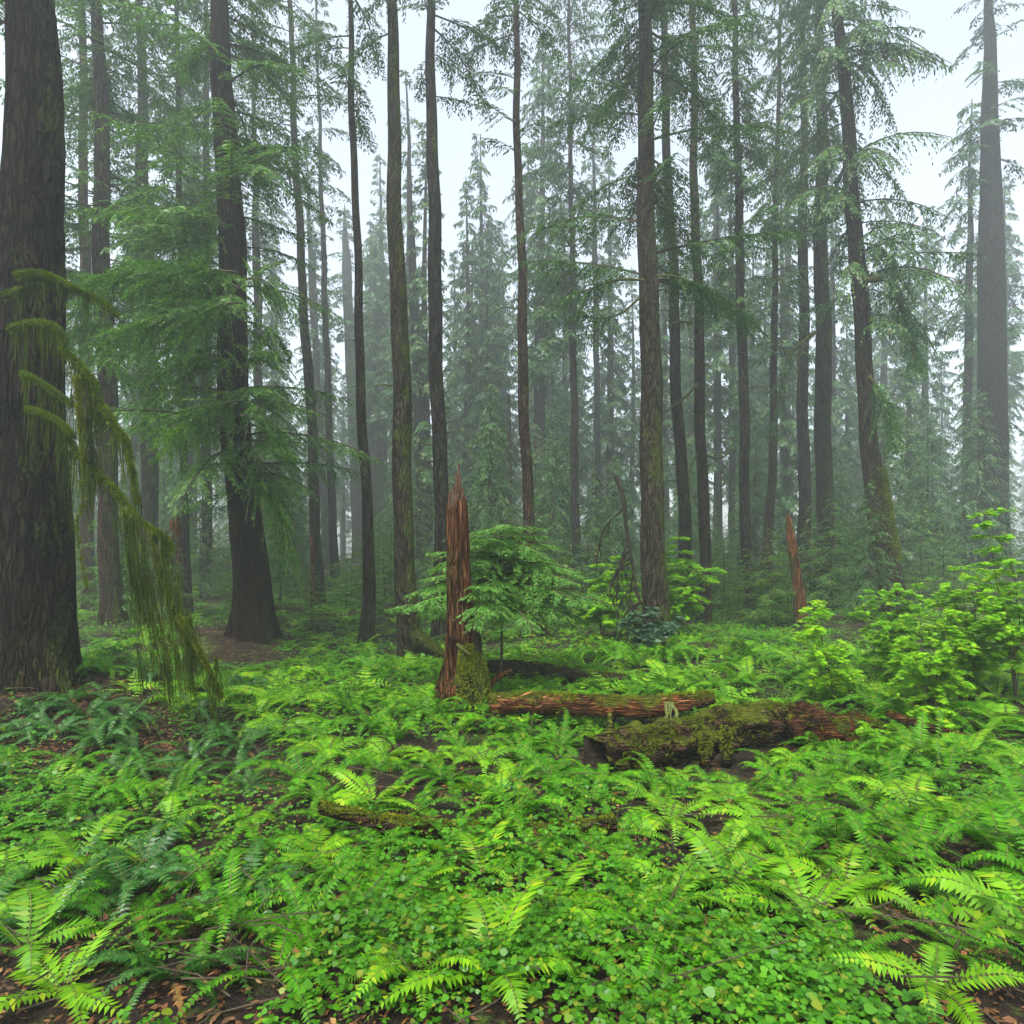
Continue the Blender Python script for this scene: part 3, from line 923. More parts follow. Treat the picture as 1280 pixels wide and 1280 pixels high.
p = smooth_path([W(592, 880, 9.95) - snb, W(591, 850, 9.95) - snb, W(589, 824, 9.95) - snb, W(587, 812, 9.95) - snb], 16)
add_tube(mb, p, np.array([.27, .27, .25, .25, .24, .23, .22, .21, .2, .18, .17, .16, .15, .14, .12, .06]), 20, wob=.35, seed=8, fr=4)
mf = mb.build('mossy_foot', M['spruce'], sn, smooth=True)
fb = MB()
n = 2600
ff = r.random(n) * 14.9
i = ff.astype(int)
d = unit(np.stack([r.normal(0, 1, n), r.normal(-.3, 1, n), r.normal(.1, .4, n)], -1))
c = p[i] + (p[i + 1] - p[i]) * (ff - i)[:, None]
tufts(fb, c + d * np.interp(ff, np.arange(16), [.27, .27, .25, .25, .24, .23, .22, .21, .2, .18, .17, .16, .15, .14, .12, .06])[:, None], d, r, .06, .016, per=3, down=.3)
fb.build('moss_cushion', M['moss'], mf)
mb = MB()
p = smooth_path([W(597, 830, 9.9) - snb, W(597, 805, 9.9) - snb, W(596, 788, 9.9) - snb], 8)
add_tube(mb, p, np.array([.075, .07, .068, .066, .064, .062, .06, .058]), 12, wob=.15, seed=9)
mb.build('side_stub', M['darkwood'], sn, smooth=True)
mb = MB()
add_tube(mb, smooth_path([W(572, 806, 9.85) - snb, W(578, 811, 9.75) - snb, W(587, 818, 9.7) - snb], 6), np.linspace(.03, .015, 6), 6, wob=.3)
mb.build('torn_sliver', M['mosstwig'], sn)

snag(20.5, [(1001, 770, 14), (999, 745, 13.5), (995, 715, 12), (991, 685, 10), (987, 660, 8), (984, 640, 4)], 'leaning pointed red snag before the mossy straight trunk', .2, seed=7, seg=36)
snag(21.5, [(218, 768, 17), (219, 740, 16), (219, 690, 15), (219, 655, 12), (219, 636, 7)], 'reddish weathered stump column behind the moss drape', .5, seed=8, seg=36)
snag(40, [(637, 742, 8), (637, 640, 7), (636, 540, 6), (636, 500, 4), (636, 487, 2)], 'tall thin dead spire far behind the young hemlock', .6, seed=9, seg=24, mat='grey_bark')
snag(25.5, [(391, 760, 8), (391, 735, 6), (390, 690, 4.5), (389, 665, 2)], 'thin rust coloured broken stake beside a slender grey trunk', .2, seed=10, seg=24)
snag(20, [(188, 760, 10), (187, 735, 9), (186, 712, 7)], 'low ragged brown stump half veiled by the moss drape', .25, seed=12, seg=30)


# ------------------------------------------------------------------ logs
def log(pxpath, Y, rads, label, mat='log', moss_n=4000, moss_len=.04, wob=.25, seed=0, seg=28, mosst=(0, 1), top=.15, cap=True, name='fallen_log', mossmat='moss', dY=0.0, gap=.45, cat='log', Ys=None):
    r = np.random.default_rng(seed)
    pts = [W(p[0], p[1], Ys[k] if Ys else Y + dY * k) for k, p in enumerate(pxpath)]
    path = smooth_path(pts, 14 * len(pts))
    base = path.mean(0)
    rad = np.interp(np.linspace(0, 1, len(path)), np.linspace(0, 1, len(rads)), rads)
    e = empty(name, base, label, cat, 'fallen logs')
    mb = MB()
    add_tube(mb, path - base, rad, seg, wob=wob, seed=seed, fr=5, cap=cap)
    mb.build('log_body', M[mat], e, smooth=True)
    if moss_n:
        fb = MB()
        f = (mosst[0] + (mosst[1] - mosst[0]) * r.random(moss_n)) * (len(path) - 1.001)
        i = f.astype(int)
        tg = unit(path[i + 1] - path[i])
        sd = unit(np.cross(tg, [0, 0, 1.]))
        up = np.cross(sd, tg)
        a = r.normal(0, .85, moss_n)
        d = up * np.cos(a)[:, None] + sd * np.sin(a)[:, None]
        c = path[i] + (path[i + 1] - path[i]) * (f - i)[:, None] - base
        rr = np.interp(f, np.arange(len(path)), rad)
        keep = fbm(np.stack([f * .5, a * 2.2, f * 0 + seed], -1), 3, seed) > gap
        P = (c + d * (rr * .98)[:, None])[keep]
        tufts(fb, P, d[keep], r, moss_len, moss_len * .3, per=5, spread=.7)
        fb.build('moss_cushion', M[mossmat], e)
    return e, path, base


M['warm_log'] = bark_mat('warm red brown log wood', (.016, .008, .005), (.16, .065, .030), axis='x', moss=.34, stretch=.16, scale=17, bump=1.0, red=(.22, .075, .028), side=0, mossc=(.08, .10, .010))
lg, lpath, lbase = log([(612, 880), (660, 879), (720, 881), (790, 884), (850, 879), (892, 872)], 9.3, [.13, .155, .16, .155, .13, .09],
                       'mossy red-brown log bridging across the open ground', moss_n=2600, seed=21, gap=.52, mat='warm_log')
mb = MB()
add_tube(mb, smooth_path([W(620, 888, 9.25), W(622, 905, 9.2), W(621, 935, 9.2)], 8) - lbase, np.linspace(.07, .05, 8), 10, wob=.3)
mb.build('branch_stub', M['log'], lg, smooth=True)
mb = MB()
add_tube(mb, smooth_path([W(762, 890, 9.2), W(764, 915, 9.0), W(766, 945, 8.9)], 8) - lbase, np.linspace(.05, .04, 8), 8, wob=.3)
mb.build('branch_stub', M['log'], lg, smooth=True)
mb = MB()
for k in range(9):
    r = np.random.default_rng(k)
    add_tube(mb, smooth_path([W(836 + r.uniform(-6, 6), 878, 9.1), W(838 + r.uniform(-10, 10), 895, 8.95), W(826 + r.uniform(-22, 16), 912 + r.uniform(0, 16), 8.8)], 8) - lbase,
             np.linspace(.012, .004, 8), 5)
mb.build('hanging_rootlets', M['stem'], lg)
r = np.random.default_rng(31)
mb = MB()
n = 26
f = r.uniform(.03, .8, n) * (len(lpath) - 2)
i = f.astype(int)
P = lpath[i] - lbase + np.stack([r.normal(0, .02, n), -r.uniform(.05, .15, n), r.uniform(.02, .13, n)], -1)
tg = unit(lpath[i + 1] - lpath[i])
blades(mb, P, unit(tg + r.normal(0, .12, (n, 3))), unit(np.stack([0 * f, -.6 + 0 * f, .8 + 0 * f], -1) + r.normal(0, .3, (n, 3))), r.uniform(.08, .26, n), r.uniform(.010, .024, n))
mb.build('torn_bark', plain_mat('orange torn wood', (.16, .05, .02), (.42, .17, .075), 20), lg)

bg, bpath, bbase = log([(744, 945), (790, 940), (850, 927), (905, 913), (965, 903), (1030, 905)], 8.7, [.23, .27, .28, .29, .27, .22],
                       'thick hollow mossy log lying under the smaller log', moss_n=3600, seed=22, moss_len=.04, wob=.6, gap=.45, seg=60, cap=False, Ys=[7.75, 8.05, 8.5, 8.8, 9.0, 9.1], mosst=(.08, 1))
mb = MB()
p0 = bpath[0] - bbase
tdir = unit(bpath[0] - bpath[2])
q0 = bpath - bbase
add_tube(mb, np.array([q0[0] + tdir * .01, q0[1], q0[3], q0[6], q0[9]]), [.24, .205, .17, .12, .05], 60, wob=.6, seed=22, fr=5, cap=False)
mb.build('hollow_end', M['darkwood'], bg)
for k, (px, py, h) in enumerate([(881, 938, .22), (908, 936, .28)]):
    q = W(px, py, 8.15)
    e = empty('mossy_stub', q, ['short squat mossy stub standing before the hollow log', 'taller mossy peg standing before the hollow log'][k], 'stump', 'mossy stubs')
    mb = MB()
    add_tube(mb, smooth_path([(0, 0, -.2), (.01, 0, h * .4), (.02 * (-1) ** k, 0, h)], 8), [.07, .066, .062, .06, .056, .053, .05, .042], 12, wob=.25, seed=k)
    mb.build('stub_wood', M['log'], e, smooth=True)
    fb = MB()
    rr = np.random.default_rng(k)
    a = rr.uniform(0, 2 * PI, 260)
    d = np.stack([np.cos(a), np.sin(a), 0 * a], -1)
    tufts(fb, d * .055 + np.stack([0 * a, 0 * a, rr.uniform(-.05, h, 260)], -1), d, rr, .035, .011, per=3)
    fb.build('moss_cushion', M['moss'], e)

log([(985, 912), (1010, 905), (1040, 914), (1075, 910), (1100, 916)], 8.8, [.19, .22, .20, .17, .14], 'crumbling reddish rotten log overgrown by ferns', mat='rotten_log', moss_n=900, seed=23, wob=.95, gap=.42)
log([(1150, 890), (1200, 893), (1250, 889), (1310, 886)], 9.2, [.05, .07, .08, .08], 'dark wet bough lying low beneath the maple', mat='darkwood', moss_n=0, seed=24)
log([(1110, 892), (1165, 910), (1215, 924), (1262, 932)], 8.5, [.05, .06, .05, .04], 'peeling brown branch slanting down through the ferns', mat='rotten_log', moss_n=0, seed=25)
log([(608, 832), (655, 838), (700, 845), (745, 850), (790, 850)], 11.8, [.10, .17, .18, .15, .10], 'dark broken log sunk among ferns behind the mossy log', mat='darkwood', moss_n=900, seed=26, wob=.5, gap=.52)
log([(300, 760), (370, 768), (440, 782), (485, 792)], 23, [.25, .26, .24, .2], 'old dark log lying across the mossy rise behind the slender pole', mat='darkwood', moss_n=1200, moss_len=.09, seed=27, gap=.45)
log([(560, 905), (600, 880), (618, 850), (640, 838)], 10.4, [.03, .05, .05, .04], 'thin splintered bough leaning at the foot of the red snag', mat='rotten', moss_n=0, seed=28)
log([(400, 1010), (520, 1035), (660, 1042), (770, 1030)], 5.4, [.05, .075, .08, .06], 'slim mossy branch lying on the near ferny ground', moss_n=1200, moss_len=.03, seed=29, wob=.2, gap=.4)

# dead bough hanging beside the thick mossy trunk
r = np.random.default_rng(9)
q = W(770, 640, 15.5)
e = empty('dead_bough', q, 'bare forked dead bough hanging down beside the thick mossy trunk', 'branch')
mb = MB()
main = smooth_path([W(770, 596, 15.8) - q, W(779, 622, 15.6) - q, W(783, 660, 15.4) - q, W(791, 705, 15.2) - q, W(797, 745, 15.0) - q, W(808, 762, 15.0) - q], 30)
add_tube(mb, main, np.linspace(.055, .024, 30), 6, wob=.2)
mb.build('main_stem', M['darkwood'], e, smooth=True)
for k in range(10):
    s = main[r.integers(6, 26)]
    d = np.array([-r.uniform(.1, .75), r.uniform(-.3, .2), -r.uniform(.7, 1.7)])
    mb = MB()
    p = smooth_path([s, s + d * [.6, 1, .25], s + d * [.9, 1, .6], s + d], 12)
    add_tube(mb, p, np.linspace(.030, .010, 12), 5)
    for j in range(4):
        s2 = p[r.integers(3, 10)]
        d2 = np.array([-r.uniform(-.2, .3), r.uniform(-.1, .1), -r.uniform(.2, .5)])
        add_tube(mb, np.array([s2, s2 + d2 * .5, s2 + d2]), [.013, .010, .006], 4)
    mb.build('side_twig', M['darkwood'], e, smooth=True)


# ------------------------------------------------------------------ young conifers
def young_conifer(h, Lb, nb, leaf, tws, sp, mat, seed, hang=.25, h0=.2, stem=.03, droop=.35, flat=False):
    r = np.random.default_rng(seed)
    z = h0 * h + (1 - h0) * h * (np.arange(nb) + r.random(nb)) / nb
    rel = z / h
    L = Lb * np.power(np.clip(1.03 - rel, .06, 1), .8) * r.uniform(.7, 1.15, nb)
    if flat:
        L = Lb * np.power(np.clip(1.05 - rel, .1, 1), .5) * r.uniform(.75, 1.1, nb)
    az = np.arange(nb) * 2.4 + r.normal(0, .3, nb)
    c = MB()
    sprays(c, np.stack([0 * z, 0 * z, z], -1), az, L, r.uniform(.1, .45, nb), r.uniform(.6, 1.3, nb) * droop, r, leaf=leaf, tws=tws, spacing=sp, hang=hang, width=.45, bare=.06)
    t = MB()
    zz = np.linspace(-.2, h * 1.02, 14)
    add_tube(t, np.stack([.02 * np.sin(zz * 2), .02 * np.cos(zz * 1.6), zz], -1), np.linspace(stem, .006, 14), 8)
    return t.mesh('trunk', [M['twig']], True), c.mesh('crown', [M[mat], M['twig']])


def place_pair(meshes, loc, rz, sc, label, name, cat, group):
    e = empty(name, loc, label, cat, group)
    e.rotation_euler = (0, 0, rz)
    e.scale = (sc, sc, sc)
    for nme, me in zip(('trunk', 'crown'), meshes):
        o = bpy.data.objects.new(nme, me)
        COL.objects.link(o)
        o.parent = e
    return e


YG = 'young conifers of the understory'
ym = young_conifer(2.85, 2.6, 72, .055, .080, .042, 'hemlock_bright', 41, hang=.20, h0=.46, stem=.035, droop=.33, flat=True)
p = W(626, 800, 11.4)
place_pair(ym, (p[0], 11.4, gz(p[0], 11.4) - .02), .4, 1.0, 'bright young hemlock spreading layered sprays behind the broken red snag', 'young_hemlock', 'young tree', YG)
YC = {}
for key, a in {'a': (7.5, 2.3, 60, .10, .20, .09, 'needle', 42, .45, .12, .07, .55), 'b': (5.0, 2.2, 50, .085, .15, .075, 'hemlock', 43, .3, .1, .05, .4),
               'c': (3.0, 1.5, 34, .075, .14, .07, 'hemlock', 44, .25, .08, .035, .3), 'd': (10, 2.8, 80, .12, .24, .11, 'needle_grey', 45, .6, .15, .09, .6)}.items():
    YC[key] = young_conifer(*a)
for px, py, Y, key, sc, rz, lab in [
        (613, 760, 27, 'd', .95, 0, 'drooping dark young conifer between the dead spire and red snag'),
        (745, 760, 24, 'a', .75, 1, 'dense young conifer behind the bare forked dead bough'),
        (770, 748, 31, 'd', .7, 2, 'soft grey young conifer under the misty bright gap'),
        (1087, 768, 21, 'a', .62, 3, 'thin stemmed young conifer right behind the swooping trunk'),
        (1040, 762, 24, 'b', .85, 4, 'bushy young conifer at the foot of the lichen speckled trunk'),
        (1192, 722, 27, 'b', .50, 5, 'small layered conifer before the widest pale trunk'),
        (1150, 740, 26, 'c', .8, 2, 'low fresh green conifer between the swooping trunk and maple'),
        (350, 748, 25, 'd', .55, 1, 'drooping young conifer hugging the broad flared cedar'),
        (365, 745, 33, 'a', .95, 4, 'shadowy young conifer behind the thin rust coloured stake'),
        (480, 775, 24, 'c', 1.0, 0, 'soft green sapling between the slender pole and speckled trunk'),
        (440, 765, 28, 'c', 1.1, 3, 'bushy sapling at the foot of the bright misty gap'),
        (585, 790, 18, 'c', .75, 5, 'low sapling fan just behind the mossy foot of the snag'),
        (700, 780, 20, 'c', .85, 1, 'fresh sapling beside the curved root of the brown trunk'),
        (905, 760, 26, 'b', .7, 2, 'dense young conifer past the sunny maple spray'),
        (965, 770, 21, 'b', .65, 4, 'rounded young conifer below the thin reddish leaning trunk'),
        (985, 765, 22, 'c', .9, 1, 'soft sapling crowding the leaning pointed snag'),
        (1160, 735, 33, 'd', .9, 0, 'tall veil-like conifer with hanging boughs in the mist'),
        (1105, 745, 32, 'd', 1.0, 2, 'tall drooping conifer screening the swooping trunk from behind'),
        (560, 765, 30, 'a', .9, 3, 'dim young conifer behind the straight mossy trunk'),
        (250, 745, 29, 'a', .7, 5, 'dusky young conifer among the dim trunks beside the cedar'),
        (165, 755, 24, 'b', .7, 1, 'dusky young conifer between the slim reddish trunk and dim one'),
        (205, 735, 34, 'd', .85, 2, 'tall shadowy conifer behind the reddish weathered stump'),
        (690, 745, 34, 'd', .95, 4, 'tall grey green conifer behind the brown trunk with curved root'),
        (860, 735, 34, 'd', .8, 5, 'misty conifer filling the gap behind the dark leaning trunk'),
        (945, 735, 36, 'd', 1.0, 3, 'misty conifer filling the gap behind the plain brown pole'),
        (1225, 735, 36, 'd', 1.05, 1, 'misty conifer partly hidden by the widest pale trunk'),
        (85, 745, 27, 'a', .8, 0, 'dim conifer glimpsed beside the huge fissured trunk')]:
    p = W(px, py, Y)
    place_pair(YC[key], (p[0], Y, gz(p[0], Y) - .05), rz, sc, lab, 'young_conifer', 'young tree', YG)

UNDER = True
# ------------------------------------------------------------------ farther trees, copies of five kinds
FT = []
for k in range(5):
    r = np.random.default_rng(60 + k)
    H = [36, 33, 38, 35, 30][k]
    h0 = [9, 5, 14, 3, 7][k]
    zs = np.linspace(-.4, H, 26)
    rk = [.42, .36, .48, .38, .28][k]
    V, f, _ = trunk_mesh(lambda z: np.stack([.12 * np.sin(z * .18 + k), .1 * np.sin(z * .13 + 2 * k)], -1), zs, np.interp(zs, [0, H * .5, H], [rk, rk * .7, .03]), 12, .35, 5, k, .05)
    tm = MB()
    tm.add(V, f)
    nb = int((H - h0) * 5.0)
    z = h0 + (H - h0) * (np.arange(nb) + r.random(nb)) / nb
    rel = (z - h0) / (H - h0)
    L = [3.6, 3.2, 3.8, 3.4, 2.8][k] * (.6 + .4 * np.clip(rel * 4, 0, 1)) * np.power(np.clip(1.04 - rel, .05, 1), .65) * r.uniform(.6, 1.15, nb)
    cb = MB()
    sprays(cb, np.stack([.12 * np.sin(z * .18 + k), .1 * np.sin(z * .13 + 2 * k), z], -1), r.uniform(0, 2 * PI, nb), L, r.uniform(0, .3, nb), r.uniform(.25, .8, nb), r,
           leaf=.27, tws=.34, spacing=.17, hang=.65)
    FT.append((tm.mesh('trunk', [M['grey_bark']], True), cb.mesh('crown', [M['needle_grey'], M['twig']])))

LAND = [(52, 'huge fissured trunk'), (136, 'slim reddish trunk'), (186, 'dim greyish trunk'), (236, 'thin dark pole'), (311, 'broad flared cedar'), (397, 'slender grey trunk'),
        (420, 'straight dark narrow trunk'), (459, 'dark slender pole'), (507, 'large speckled trunk'), (551, 'straight mossy trunk'), (660, 'brown curved-root trunk'), (719, 'dark drooping stem'),
        (747, 'thin misty stem'), (817, 'tall thick mossy trunk'), (856, 'dark leaning trunk'), (880, 'upright brown trunk'), (934, 'plain brown pole'), (960, 'thin reddish trunk'),
        (1004, 'mossy straight trunk'), (1031, 'thick lichen trunk'), (1105, 'swooping trunk'), (1242, 'widest pale trunk')]
r = np.random.default_rng(5)
TR0 = [(b[0], b[1], kk[1][0]) for _, _, b, kk in MAIN]
spots = []
tries = 0
while len(spots) < 165 and tries < 6000:
    tries += 1
    Y = r.uniform(60, 205) if len(spots) > 44 else r.uniform(42, 80)
    if len(spots) < 9:
        Y = r.uniform(48, 75)
    px = r.uniform(-30, 1310) if len(spots) >= 9 else r.uniform(560, 690)
    x = (px - HX) / F * Y
    if all((x - a) ** 2 + (Y - b) ** 2 > 3.9 ** 2 for a, b, _ in spots):
        spots.append((x, Y, px))
spots.sort(key=lambda s: s[2])
spots += [((q - HX) / F * yy, yy, q) for q, yy in ((583, 52), (762, 58), (790, 66), (978, 50), (990, 72), (705, 70), (1060, 60), (470, 64))]
spots = [(x, Y, px, 'far') for x, Y, px in spots]
ru = np.random.default_rng(17)
us = []
tries = 0
while len(us) < 112 and tries < 8000:
    tries += 1
    Y = 19 + 26 * ru.random() ** .8
    px = ru.uniform(-20, 1300)
    x = (px - HX) / F * Y
    if 455 < px < 560 and Y < 26 or 395 < px < 440 and ru.random() < .6 or 560 < px < 600 and Y < 24:
        continue
    if all((x - a) ** 2 + (Y - b) ** 2 > 1.7 ** 2 for a, b, _, _ in us) and all((x - a) ** 2 + (Y - b) ** 2 > .8 for a, b, _ in TR0):
        us.append((x, Y, px, 'young'))
spots = sorted(spots + us, key=lambda q: q[2])
gaps = {}
for x, Y, px, fam in spots:
    L_ = [n for q, n in LAND if q <= px]
    R_ = [n for q, n in LAND if q > px]
    key = (L_[-1] if L_ else None, R_[0] if R_ else None, fam if fam == 'far' and Y < 80 else ('vfar' if fam == 'far' else ('young' if Y < 33 else 'tallyoung')))
    gaps.setdefault(key, []).append((x, Y, px))
ORD = ['first', 'second', 'third', 'fourth', 'fifth', 'sixth', 'seventh', 'eighth', 'ninth', 'tenth', 'eleventh', 'twelfth', 'thirteenth', 'fourteenth', 'fifteenth', 'sixteenth']
WORD = {'far': 'foggy conifer', 'vfar': 'fading pale conifer', 'young': 'low understory conifer', 'tallyoung': 'veil-like understory conifer'}
for (a, b, fam), items in gaps.items():
    where = f'between {a} and {b}' if a and b else (f'beyond the {a}' if a else f'before the {b}')
    for j, (x, Y, px) in enumerate(items):
        lab = f'{WORD[fam]} {where}' + (f', {ORD[j]} counting rightward' if len(items) > 1 else '')
        if fam in ('far', 'vfar'):
            place_pair(FT[int(r.integers(0, 5))], (x, Y, gz(x, Y) - .1), r.uniform(0, 6.28), r.uniform(.85, 1.15), lab, 'conifer_tree', 'tree', 'distant conifers in the fog')
        elif fam == 'young':
            key = ['b', 'c', 'c', 'a'][int(ru.integers(0, 4))]
            place_pair(YC[key], (x, Y, gz(x, Y) - .05), ru.uniform(0, 6.28), ru.uniform(.5, .95) * (.62 if key == 'a' else 1), lab, 'young_conifer', 'young tree', YG)
        else:
            key = ['d', 'a', 'd'][int(ru.integers(0, 3))]
            place_pair(YC[key], (x, Y, gz(x, Y) - .05), ru.uniform(0, 6.28), ru.uniform(.55, 1.15), lab, 'young_conifer', 'young tree', YG)


# ------------------------------------------------------------------ broadleaf shrubs
ang = np.linspace(-2.3, 2.3, 7)
LOBE = []
for k, a in enumerate(ang):
    ln = [.62, .8, .95, 1.05, .95, .8, .62][k]
    LOBE.append((ln * math.sin(a), ln * math.cos(a)))
    if k < 6:
        am = (a + ang[k + 1]) / 2
        LOBE.append((.52 * math.sin(am), .52 * math.cos(am)))
LOBE = np.array([(0, -.05)] + LOBE)


def maple_leaves(mb, P, d, nrm, size, m=0):
    e = unit(np.cross(nrm, d))
    n_ = np.cross(d, e)
    V = P[:, None] + (e[:, None] * LOBE[None, :, 0:1] + d[:, None] * (LOBE[None, :, 1:2] + .1)) * size[:, None, None] * .55
    V = V - n_[:, None] * (np.abs(LOBE[None, :, 0:1]) * .12 * size[:, None, None])
    k = len(LOBE)
    mb.add(V.reshape(-1, 3), np.arange(len(P) * k).reshape(-1, k), m)


def shrub(base, tips, label, leafmat='maple', size=.075, per=14, seed=0, name='maple_shrub', cat='shrub', group='broadleaf shrubs', maple=True, spread=.45, stemmat='twig', sr=.012, flat=.25):
    """tips: end points (world) of the stems; layered leafy twigs fan out of each stem."""
    r = np.random.default_rng(seed)
    base = np.asarray(base, float)
    e = empty(name, base, label, cat, group)
    lb = MB()
    sb = MB()
    for tip in tips:
        tip = np.asarray(tip, float) - base
        mid = tip * [.45, .5, .62] + r.normal(0, .06, 3)
        path = smooth_path([(0, 0, -.05), tip * [.15, .2, .3], mid, tip], 20)
        st = sb if len(tips) > 4 else MB()
        add_tube(st, path, np.linspace(sr, .003, 20), 5)
        nt = max(5, int(np.linalg.norm(tip) * 11))
        for j in range(nt):
            t = .35 + .65 * (j + r.random()) / nt
            i = min(18, int(t * 19))
            a = r.uniform(0, 2 * PI)
            ln = spread * (.5 + .8 * r.random()) * (1.15 - .5 * t)
            d = np.array([math.cos(a), math.sin(a), r.uniform(-.1, .25)])
            p = smooth_path([path[i], path[i] + d * ln * .5 + [0, 0, .02], path[i] + d * ln - [0, 0, ln * .12]], 6)
            add_tube(st, p, np.linspace(.004, .0015, 6), 3, cap=False)
            nl = max(5, int(3.0 * per * ln / .45))
            s = r.uniform(.2, 1.05, nl) * 4.9
            ii = np.minimum(s.astype(int), 4)
            P = p[ii] + (p[ii + 1] - p[ii]) * (s - ii)[:, None] + r.normal(0, .018, (nl, 3))
            aa = a + r.normal(0, .9, nl)
            dd = unit(np.stack([np.cos(aa), np.sin(aa), r.uniform(-.5, .1, nl)], -1))
            nn = unit(np.stack([r.normal(0, flat, nl), r.normal(-.12, flat, nl), np.ones(nl)], -1))
            sz = size * 1.4 * r.uniform(.6, 1.2, nl)
            if maple:
                maple_leaves(lb, P, dd, nn, sz)
            else:
                blades(lb, P, dd, nn, sz * 1.25, sz * .55)
        if len(tips) <= 4:
            st.build('stem', M[stemmat], e, smooth=True)
    if len(tips) > 4:
        sb.build('stem', M[stemmat], e, smooth=True)
    lb.build('leaves', M[leafmat], e)
    return e


def at(px, Y, dz=-.03):
    x = (px - HX) / F * Y
    return np.array([x, Y, float(gz(x, Y)) + dz])


shrub(at(1130, 11.0), [W(1092, 735, 10.8), W(1118, 728, 11.2), W(1150, 724, 11.0), W(1105, 785, 10.6), W(1150, 765, 10.4), W(1130, 805, 10.3), W(1090, 765, 10.6)], 'wide sunny maple before the swooping trunk', seed=1, spread=.5, per=16)
shrub(at(1215, 10.2), [W(1180, 722, 10.0), W(1208, 700, 10.2), W(1242, 705, 10.0), W(1170, 760, 9.8), W(1205, 770, 9.6), W(1240, 775, 9.7), W(1190, 805, 9.5), W(1225, 740, 10.1)], 'tall glowing maple rising before the widest pale trunk', seed=2, spread=.55, per=16)
shrub(at(1270, 9.4), [W(1222, 628, 9.4), W(1232, 640, 9.2), W(1262, 690, 9.2), W(1290, 720, 9.4), W(1240, 730, 9.0)], 'slender maple reaching one bright twig high at the picture edge', seed=3, spread=.42, per=14)
shrub(at(1165, 9.5), [W(1150, 770, 9.5), W(1185, 765, 9.4), W(1160, 815, 9.2), W(1200, 820, 9.1), W(1130, 820, 9.3)], 'low broad maple in front of the tall glowing maple', seed=15, spread=.5, per=16)
shrub(at(1042, 10.2), [W(1010, 748, 10.0), W(1025, 760, 10.2), W(1050, 795, 10.1), W(1020, 805, 9.9)], 'small airy maple standing before the bushy young conifer', seed=4, spread=.42, per=13)
shrub(at(752, 17.2), [W(733, 735, 17.0), W(748, 720, 17.2), W(770, 712, 17.2), W(785, 690, 17.2), W(745, 755, 16.8), W(778, 740, 17.0)], 'lime green maple behind the bare forked dead bough', seed=5, spread=.8, per=22, size=.11)
shrub(at(843, 18.0), [W(848, 665, 18.2), W(842, 700, 18), W(868, 695, 17.8), W(888, 706, 17.8), W(838, 735, 17.6), W(855, 745, 17.6)], 'sunny maple spray glowing beside the thick mossy trunk', seed=6, spread=.7, per=20, size=.11)
shrub(at(382, 11.8), [W(373, 830, 11.8), W(388, 838, 11.7)], 'tiny maple seedling among ferns below the earth bank', seed=7, spread=.28, per=9, size=.09)
shrub(at(147, 13.2), [W(135, 790, 13.2), W(150, 785, 13.2), W(160, 800, 13.1), W(145, 805, 13.0)], 'yellowish low bush at the foot of the slim reddish trunk', leafmat='cover', seed=8, spread=.4, per=14, size=.08, maple=False, name='leafy_bush')
shrub(at(812, 14.4), [W(790, 775, 14.2), W(805, 762, 14.2), W(822, 760, 14.3), W(842, 770, 14.2), W(800, 785, 14.0), W(832, 785, 14.0)], 'dark leathery shrub at the foot of the thick mossy trunk', leafmat='dark_leaf', seed=9, spread=.42, per=26, size=.10, maple=False, name='leathery_shrub', flat=.5)
for k, (px, Y, h, lab) in enumerate([(1170, 8.9, .45, 'low maple sprig above the peeling brown branch'), (1000, 11.5, .6, 'leafy sprig beside the small airy maple'), (700, 13.2, .5, 'leafy sprig behind the sunk dark log'),
                                     (930, 13.5, .5, 'leafy sprig in the ferns below the plain brown pole'), (610, 13.0, .5, 'leafy sprig just behind the snag foot'),
                                     (430, 13.5, .5, 'leafy sprig before the dark slender pole'), (1090, 8.4, .35, 'leafy sprig growing on the crumbling rotten log'), (655, 8.3, .35, 'leafy sprig in the gap beneath the bridging log')]):
    b = at(px, Y)
    rr = np.random.default_rng(k)
    shrub(b, [b + [rr.uniform(-.35, .35), rr.uniform(-.3, .3), h * rr.uniform(.7, 1.1)] for _ in range(4)], lab, seed=20 + k, spread=.26, per=11, leafmat='maple' if k % 2 == 0 else 'cover', size=.08, maple=k % 2 == 0, name='leafy_sprig', cat='plant')


